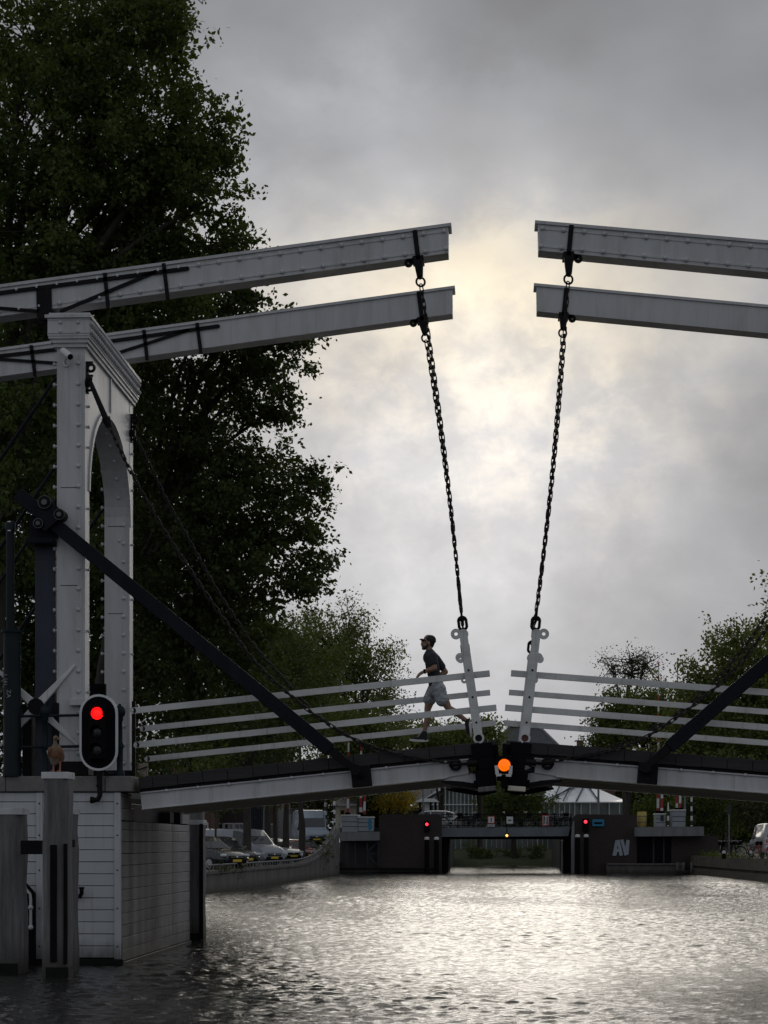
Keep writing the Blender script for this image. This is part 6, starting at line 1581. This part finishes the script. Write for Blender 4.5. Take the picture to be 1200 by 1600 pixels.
# low kerb rail along the left quay
kr = thing('kerb_rail', 'low pale rail along the top of the left quay wall climbing the ramp', 'railing', (quay_x(80), 80, quay_z(80)))
def kpt(y, dz): return V((quay_x(y)-0.12, y, quay_z(y)+dz))
m = MB(); yy = [44+i*2.0 for i in range(46)]
m.tube([kpt(y, 0.22) for y in yy], 0.035, 6); m.build('top_rail', M['slab'], kr)
for i in range(62):
    y = 72 + i*1.0; m = MB(); m.cyl(kpt(y, -0.02), kpt(y, 0.22), 0.03, 6); m.build('post', M['slab'], kr)
wr_ = thing('ramp_handrail', 'grey curved handrail at the top of the left ramp', 'railing', at(527, 1312, 135))
m = MB(); m.tube(smooth_path([at(519, 1305, 133), at(522, 1296, 134), at(527, 1287, 136), at(531, 1285, 138)], 5), 0.035, 8); m.build('rail', M['slab'], wr_)
for px, py in ((521, 1300), (525, 1291), (530, 1286)): p = at(px, py, 135.5); m = MB(); m.cyl(p, p - V((0, 0, 1.0)), 0.03, 6); m.build('post', M['slab'], wr_)
# weeds on the quay wall
def weeds(label, x, y, z, r, n, seed, mt='leaf_olive'):
    rng = np.random.default_rng(seed)
    cen = np.array([x, y, z]) + rng.normal(0, 1, (n, 3))*np.array(r)
    a = rng.normal(0, 0.6, (n, 3)); a[:, 2] += 0.7; a /= np.linalg.norm(a, axis=1, keepdims=True)
    o = leaves_mesh('weeds', cen, a, 14, 0.3, 0.09, M[mt], None, seed, 0.06)
    tag(o, label, 'weeds', kind='stuff')
weeds('weeds sprouting from the left quay wall and bank edges', -10.95, 96, 0.75, (0.10, 5, 0.12), 60, 7)
weeds('ivy and weeds hanging over the rising end of the left quay wall', -9.75, 133, 1.3, (0.12, 3.2, 0.45), 90, 17, 'leaf_elm')
weeds('rough grass tufts along the top of the right bank', 13.55, 134, 1.13, (0.25, 9, 0.02), 110, 9, 'leaf_mid')
# right bank: posts, moored plank
for px, Y, y0, y1, r, lab in ((1139, 150, 1338, 1258, 0.05, 'thin grey post among the bicycles on the right bank'),):
    b = at(px, y0, Y); t = thing('sign_post', lab, 'post', b)
    m = MB(); m.cyl(b, V((b.x, Y, az(y1, Y))), r, 8); m.build('pole', M['slab'], t)
    m = MB(); m.box(b.x-0.11, b.x+0.11, Y-0.07, Y-0.052, az(y1+14, Y), az(y1, Y)); m.build('plate', M['slate'], t)
for px, lab in ((1131, 'black bollard with white top in front of the bicycles'), (1173, 'black bollard with white top in front of the white van')):
    b = at(px, 1337, 126); b.z = 1.06
    t = thing('bollard', lab, 'bollard', b, 'black and white bollards on the right bank')
    m = MB(); m.lathe([(0.10, 0), (0.11, 0.1), (0.09, 0.28), (0.10, 0.30)], b, 12); m.build('shaft', M['dark'], t)
    m = MB(); m.lathe([(0.10, 0.301), (0.11, 0.36), (0.08, 0.44), (0.02, 0.47)], b, 12); m.build('top', M['white'], t)
jt = thing('landing_stage', 'small broken timber landing stage below the right bank', 'landing stage', at(1065, 1362, 140))
for a, b in (((1042, 1359.5), (1079, 1361.5)), ((1044, 1362), (1078, 1364))):
    m = MB(); m.bar(at(*a, 138.5), at(*b, 141), 0.5, 0.07); m.build('plank', M['pile'], jt)
for px in (1057, 1066, 1079):
    b = at(px, 1362, 140); m = MB(); m.bar(V((b.x, 140, -0.8)), V((b.x+0.1, 140.1, 0.75)), 0.12, 0.12); m.build('post', M['pile'], jt)
fp = thing('paling_fence', 'pale upright boards behind the bicycles on the right bank', 'fence', at(1125, 1310, 166))
for px, w in ((1104, 8), (1111, 5), (1122, 3.5), (1128, 3.5), (1134, 5), (1142, 5)):
    a, b = at(px-w/2, 1309, 166), at(px+w/2, 1291, 166); m = MB(); m.box(a.x, b.x, 166, 166.12, 0.95, b.z); m.build('board', M['stained'], fp)

# ================================================================== far tree line closing the horizon
def far_belt(label, pts, Y, seed, mt, n=1600):
    rng = np.random.default_rng(seed)
    cen = []
    for (px, py, rx, rz) in pts:
        c = at(px, py, Y); k = FPX/Y
        u = rng.normal(0, 1, (n//len(pts), 3)); u /= np.linalg.norm(u, axis=1, keepdims=True)
        cen.append(np.array(c) + u*(rng.random((len(u), 1))**0.4)*np.array([rx/k, 4, rz/k]))
    cen = np.concatenate(cen); cen[:, 2] = np.maximum(cen[:, 2], 1.2)
    a = rng.normal(0, 0.6, (len(cen), 3)); a[:, 2] += 0.3; a /= np.linalg.norm(a, axis=1, keepdims=True)
    tag(leaves_mesh('far_trees', cen, a, 22, 1.3, 0.38, M[mt], None, seed, 0.55), label, 'trees', kind='stuff')
far_belt('far off mass of trees closing the view behind the left quay', [(-40, 1250, 180, 80), (150, 1240, 160, 80), (330, 1240, 140, 75), (430, 1255, 90, 60), (500, 1250, 80, 55), (250, 1200, 200, 60)], 240, 5, 'leaf_olive', 2600)
far_belt('far off mass of trees closing the view behind the right bank', [(1000, 1250, 90, 55), (1100, 1250, 110, 60), (1230, 1245, 120, 65), (1350, 1250, 120, 60), (1110, 1295, 160, 26), (1180, 1290, 120, 30)], 240, 6, 'leaf_elm', 4200)
far_belt('ground hugging scrub along the far bank behind the glasshouse', [(600, 1290, 70, 30), (700, 1290, 100, 28), (820, 1290, 100, 28), (940, 1290, 90, 30)], 245, 7, 'leaf_elm', 900)
# ================================================================== runner and goose
def capsule_chain(m, pts, n=10):
    """overlapping tapered tubes with round joints; later fused by a voxel remesh"""
    for (p, r), (q, s) in zip(pts, pts[1:]):
        p, q = V(p), V(q); L = (q-p).length; k = max(2, int(L/ (0.45*min(r, s))))
        for i in range(k+1):
            t = i/k; m.ell(p.lerp(q, t), r+(s-r)*t, n, 7)
def fuse(m, name, mat_, parent, voxel, smooth=3):
    o = m.build(name, mat_, parent)
    md = o.modifiers.new('fuse', 'REMESH'); md.mode = 'VOXEL'; md.voxel_size = voxel; md.use_smooth_shade = True
    md = o.modifiers.new('smooth', 'SMOOTH'); md.iterations = smooth; md.factor = 0.5
    return o

YR = 37.0
def rp(zx, zy, dy=0.0):
    p = at(620+zx/6.6667, 970+zy/6.6667, YR); return V((p.x, YR+dy, p.z))
run = thing('person', 'runner in black cap, dark shirt and grey shorts in mid stride on the left leaf', 'person', rp(330, 1270))
# ---- body: one fused skin surface
b = MB()
head = rp(322, 222); 
b.ell(head + V((0.012, 0, 0.02)), (0.088, 0.074, 0.104), 14, 10)           # skull
capsule_chain(b, [(rp(300, 262), 0.060), (rp(283, 285), 0.034)], 10)        # jaw to chin
b.ell(rp(283, 245), (0.045, 0.058, 0.06), 10, 8)                            # face front
b.ell(rp(266, 214), (0.024, 0.046, 0.016), 10, 6)                           # brow
capsule_chain(b, [(rp(265, 222), 0.012), (rp(256, 243), 0.0155)], 8)        # nose
b.ell(rp(262, 262), (0.014, 0.024, 0.008), 8, 6); b.ell(rp(264, 270), (0.013, 0.022, 0.008), 8, 6)   # lips
for s_ in (-1, 1):
    b.ell(rp(268, 226, s_*0.032), (0.012, 0.014, 0.011), 8, 6)              # eyelids
    b.ell(rp(338, 240, s_*0.078), (0.022, 0.010, 0.034), 8, 6)              # ears
capsule_chain(b, [(rp(330, 265), 0.054), (rp(345, 330), 0.060)])            # neck
capsule_chain(b, [(rp(355, 385), 0.10), (rp(375, 480), 0.10), (rp(398, 590), 0.088), (rp(408, 680), 0.095)], 12)
near_sh, near_el, near_wr = rp(372, 385, -0.19), rp(398, 505, -0.235), rp(275, 545, -0.20)
far_sh, far_el, far_wr = rp(405, 390, 0.18), rp(505, 522, 0.23), rp(410, 580, 0.20)
capsule_chain(b, [(rp(360, 372, -0.08), 0.075), (near_sh, 0.066), (near_el, 0.044)])
capsule_chain(b, [(near_el, 0.043), (near_el.lerp(near_wr, 0.35), 0.044), (near_wr, 0.027)])
capsule_chain(b, [(rp(372, 372, 0.08), 0.075), (far_sh, 0.066), (far_el, 0.044)])
capsule_chain(b, [(far_el, 0.043), (far_el.lerp(far_wr, 0.35), 0.044), (far_wr, 0.027)])
def hand(w, d, up, side):
    """palm, four curled fingers and a thumb; d along the forearm, up across the back of the hand"""
    d = d.normalized(); side = side.normalized()
    palm = w + d*0.055
    capsule_chain(b, [(w, 0.027), (w + d*0.03, 0.030)], 8)
    for k in range(4):
        o_ = side*((k-1.5)*0.019)
        capsule_chain(b, [(w + d*0.02 + o_*0.8, 0.016), (w + d*0.085 + o_, 0.0125)], 8)
        L = (0.032, 0.038, 0.036, 0.028)[k]
        a0 = w + d*0.088 + o_; a1 = a0 + d*L*0.8 - up*L*0.6; a2 = a1 - up*L*0.9 - d*L*0.25
        capsule_chain(b, [(a0, 0.0105), (a1, 0.0098), (a2, 0.0085)], 7)
    t0 = w + d*0.035 - side*0.030; t1 = t0 + d*0.035 - side*0.022 - up*0.012; t2 = t1 + d*0.030 - up*0.010 + side*0.006
    capsule_chain(b, [(t0, 0.014), (t1, 0.012), (t2, 0.0095)], 7)
dn = (rp(205, 583, -0.17)-near_wr); hand(near_wr, dn, V((0.1, -0.75, 0.6)).normalized(), V((0.3, 0.55, 0.75)))
df = (far_wr-far_el); hand(far_wr, df, V((0, 0.8, 0.5)).normalized(), V((0.3, -0.5, 0.8)))
# legs: the far (right) leg reaches forward, the near (left) leg trails
f_hip, f_kn, f_an = rp(372, 715, 0.09), rp(318, 920, 0.10), rp(285, 1165, 0.09)
n_hip, n_kn, n_an = rp(440, 720, -0.09), rp(540, 915, -0.11), rp(735, 1050, -0.10)
for hip, kn, an, bend in ((f_hip, f_kn, f_an, 0.02), (n_hip, n_kn, n_an, 0.02)):
    capsule_chain(b, [(hip, 0.094), (hip.lerp(kn, 0.45), 0.088), (kn, 0.057)], 12)
    back = V((0.03, 0, -0.0))
    capsule_chain(b, [(kn, 0.056), (kn.lerp(an, 0.30) + back*0.7, 0.058), (kn.lerp(an, 0.65) + back*0.2, 0.043), (an, 0.034)], 10)
capsule_chain(b, [(f_an, 0.036), (rp(200, 1235, 0.09), 0.034)], 8); capsule_chain(b, [(n_an, 0.036), (rp(770, 1180, -0.10), 0.034)], 8)
fuse(b, 'body', M['skin'], run, 0.0075, 4)
# ---- beard and hair
h = MB(); h.ell(rp(348, 226), (0.066, 0.074, 0.060), 12, 8); capsule_chain(h, [(rp(366, 228), 0.052), (rp(362, 262), 0.036)]); fuse(h, 'hair', M['hair'], run, 0.010, 2)
h = MB(); capsule_chain(h, [(rp(318, 262, -0.058), 0.020), (rp(290, 284, -0.045), 0.022), (rp(274, 288, 0), 0.026), (rp(290, 284, 0.045), 0.022), (rp(318, 262, 0.058), 0.020)], 8); capsule_chain(h, [(rp(268, 264, -0.028), 0.010), (rp(258, 257, 0), 0.010), (rp(268, 264, 0.028), 0.010)], 7); fuse(h, 'beard', M['hair'], run, 0.008, 3)
# ---- cap
c = MB(); ch_ = rp(345, 200)
c.ell(ch_ + V((0.003, 0, 0.004)), (0.100, 0.084, 0.080), 16, 10); c.ell(ch_ + V((0.012, 0, -0.022)), (0.094, 0.083, 0.045), 14, 8)
fuse(c, 'cap', M['cap'], run, 0.008, 2)
c = MB(); rows = []
for i in range(9):
    t = -1 + 2*i/8; y = 0.078*t
    root_ = rp(296, 196); tip = rp(236 + 26*abs(t)**2.2, 188)
    rows.append([V((root_.x+0.02*abs(t), YR+y, root_.z-0.004-0.018*t*t)), V(((root_.x+tip.x)/2, YR+y, (root_.z+tip.z)/2+0.012-0.02*t*t)), V((tip.x, YR+y*0.9, tip.z-0.022*t*t)), V((tip.x, YR+y*0.9, tip.z-0.010-0.022*t*t)), V(((root_.x+tip.x)/2, YR+y, (root_.z+tip.z)/2-0.002-0.02*t*t)), V((root_.x+0.02*abs(t), YR+y, root_.z-0.016-0.018*t*t))])
c.grid(rows, smooth=True); c.build('cap_brim', M['cap'], run)
# ---- shirt
s = MB()
capsule_chain(s, [(rp(345, 340), 0.085), (rp(350, 385), 0.128)], 12)
for dy in (-0.055, 0.055):
    capsule_chain(s, [(rp(352, 375, dy), 0.112), (rp(372, 480, dy), 0.118), (rp(392, 580, dy), 0.108), (rp(402, 645, dy), 0.118), (rp(405, 678, dy), 0.120)], 12)
capsule_chain(s, [(rp(355, 365, -0.09), 0.085), (near_sh, 0.079), (near_sh.lerp(near_el, 0.50), 0.074)], 12)
capsule_chain(s, [(rp(372, 365, 0.09), 0.085), (far_sh, 0.079), (far_sh.lerp(far_el, 0.58), 0.072)], 12)
fuse(s, 'shirt', M['shirt'], run, 0.011, 4)
# ---- shorts
s = MB()
for dy in (-0.05, 0.05): capsule_chain(s, [(rp(410, 668, dy), 0.128), (rp(416, 715, dy), 0.138)], 12)
capsule_chain(s, [(rp(385, 720, 0.08), 0.118), (rp(352, 790, 0.095), 0.114), (rp(340, 812, 0.10), 0.113)], 12)
capsule_chain(s, [(rp(438, 722, -0.08), 0.128), (rp(462, 800, -0.10), 0.116), (rp(474, 828, -0.105), 0.115)], 12)
fuse(s, 'shorts', M['shorts'], run, 0.011, 3)
# ---- watch
w = MB(); wd = (near_wr-near_el).normalized(); w.torus(near_wr - wd*0.03, 0.032, 0.012, V((0, 1, 0)), wd.cross(V((0, 1, 0))), 16, 6); w.ell(near_wr - wd*0.03 + V((0, -0.03, 0.02)), (0.022, 0.014, 0.022), 10, 6); w.build('watch', M['rubber'], run)
# ---- shoes
def shoe(heel, toe, up, an):
    d = (toe-heel).normalized(); L = (toe-heel).length; sd = d.cross(up).normalized(); up = sd.cross(d).normalized()
    m = MB()
    capsule_chain(m, [(heel + d*0.045 + up*0.055, 0.044), (heel + d*0.13 + up*0.058, 0.046), (heel + d*0.20 + up*0.045, 0.042), (toe - d*0.04 + up*0.034, 0.032)], 10)
    capsule_chain(m, [(an, 0.046), (heel + d*0.06 + up*0.06, 0.046)], 10); capsule_chain(m, [(an, 0.044), (heel + d*0.15 + up*0.055, 0.040)], 10)
    up_ = fuse(m, 'shoe', M['cap'], run, 0.009, 3)
    m = MB(); n = 20
    out = []
    for i in range(n):
        q = 2*math.pi*i/n; x = L/2 + (L/2+0.008)*math.cos(q); wy = 0.046*(1-0.18*math.cos(q+0.4)*(-1))*math.sin(q)
        out.append(heel + d*x + sd*wy + up*(0.018*max(0, abs(math.cos(q))-0.4)))
    m.extrude(out, up*0.034, True); m.build('sole', M['sole'], up_, 0.006)
shoe(rp(322, 1262, 0.09), rp(135, 1255, 0.09), V((0.03, 0, 1)), f_an)
shoe(rp(770, 1042, -0.10), rp(790, 1215, -0.10), V((-1, 0, 0.1)), n_an)

# ---------------------------------------------------------------- goose on the pile cap
YG = 31.85
def gp(zx, zy, dy=0.0):
    p = at(zx/4.0, 930+zy/4.0, YG); return V((p.x, YG+dy, p.z))
goose = thing('goose', 'brown goose standing on the white cap of the tall pile', 'goose', gp(345, 1102))
g = MB()
capsule_chain(g, [(gp(335, 1040, 0.02), 0.055), (gp(345, 1000, 0.0), 0.098), (gp(352, 975, -0.02), 0.092), (gp(352, 950, -0.05), 0.055)], 12)
g.ell(gp(348, 1000, 0.06), (0.10, 0.17, 0.095), 14, 9, Matrix.Rotation(-0.45, 3, 'X').to_3x3())
capsule_chain(g, [(gp(352, 955, -0.05), 0.050), (gp(350, 925, -0.07), 0.030), (gp(349, 905, -0.07), 0.027)], 10)
g.ell(gp(355, 894, -0.08), (0.040, 0.036, 0.036), 12, 8)
fuse(g, 'body', M['goose_pale'], goose, 0.008, 3)
g = MB(); capsule_chain(g, [(gp(366, 897, -0.085), 0.018), (gp(382, 902, -0.09), 0.010)], 8); g.build('beak', M['goose_leg'], goose)
for s_ in (-1, 1):
    c = gp(348 + s_*28, 995, 0.04)
    g = MB(); g.ell(c + V((0, -0.02, 0)), (0.055, 0.17, 0.082), 12, 8, Matrix.Rotation(-0.5, 3, 'X').to_3x3()); g.build('wing', M['goose_brown'], goose)
g = MB(); g.ell(gp(352, 990, -0.07), (0.085, 0.055, 0.085), 12, 8); g.build('breast', M['goose_brown'], goose)
g = MB(); g.ell(gp(310, 985, -0.03), (0.032, 0.07, 0.045), 10, 7, Matrix.Rotation(-0.6, 3, 'X').to_3x3()); g.build('wing_patch', M['goose_white'], goose)
g = MB(); g.ell(gp(362, 892, -0.108), (0.014, 0.010, 0.014), 8, 6); g.build('eye_patch', M['goose_brown'], goose)
for px in (333, 374):
    g = MB(); a0 = gp(px, 1035, 0.0); a1 = gp(px, 1098, 0.0)
    g.tube([a0, a0.lerp(a1, 0.5) + V((0, 0.02, 0)), a1], [0.018, 0.012, 0.012], 8)
    for k in (-1, 0, 1): g.tube([a1, a1 + V((k*0.028, -0.06, -0.006))], [0.010, 0.006], 6)
    g.extrude([a1 + V((-0.03, -0.06, -0.012)), a1 + V((0.03, -0.06, -0.012)), a1 + V((0.006, 0.01, -0.012)), a1 + V((-0.006, 0.01, -0.012))], (0, 0, 0.005)); g.build('leg', M['goose_leg'], goose)
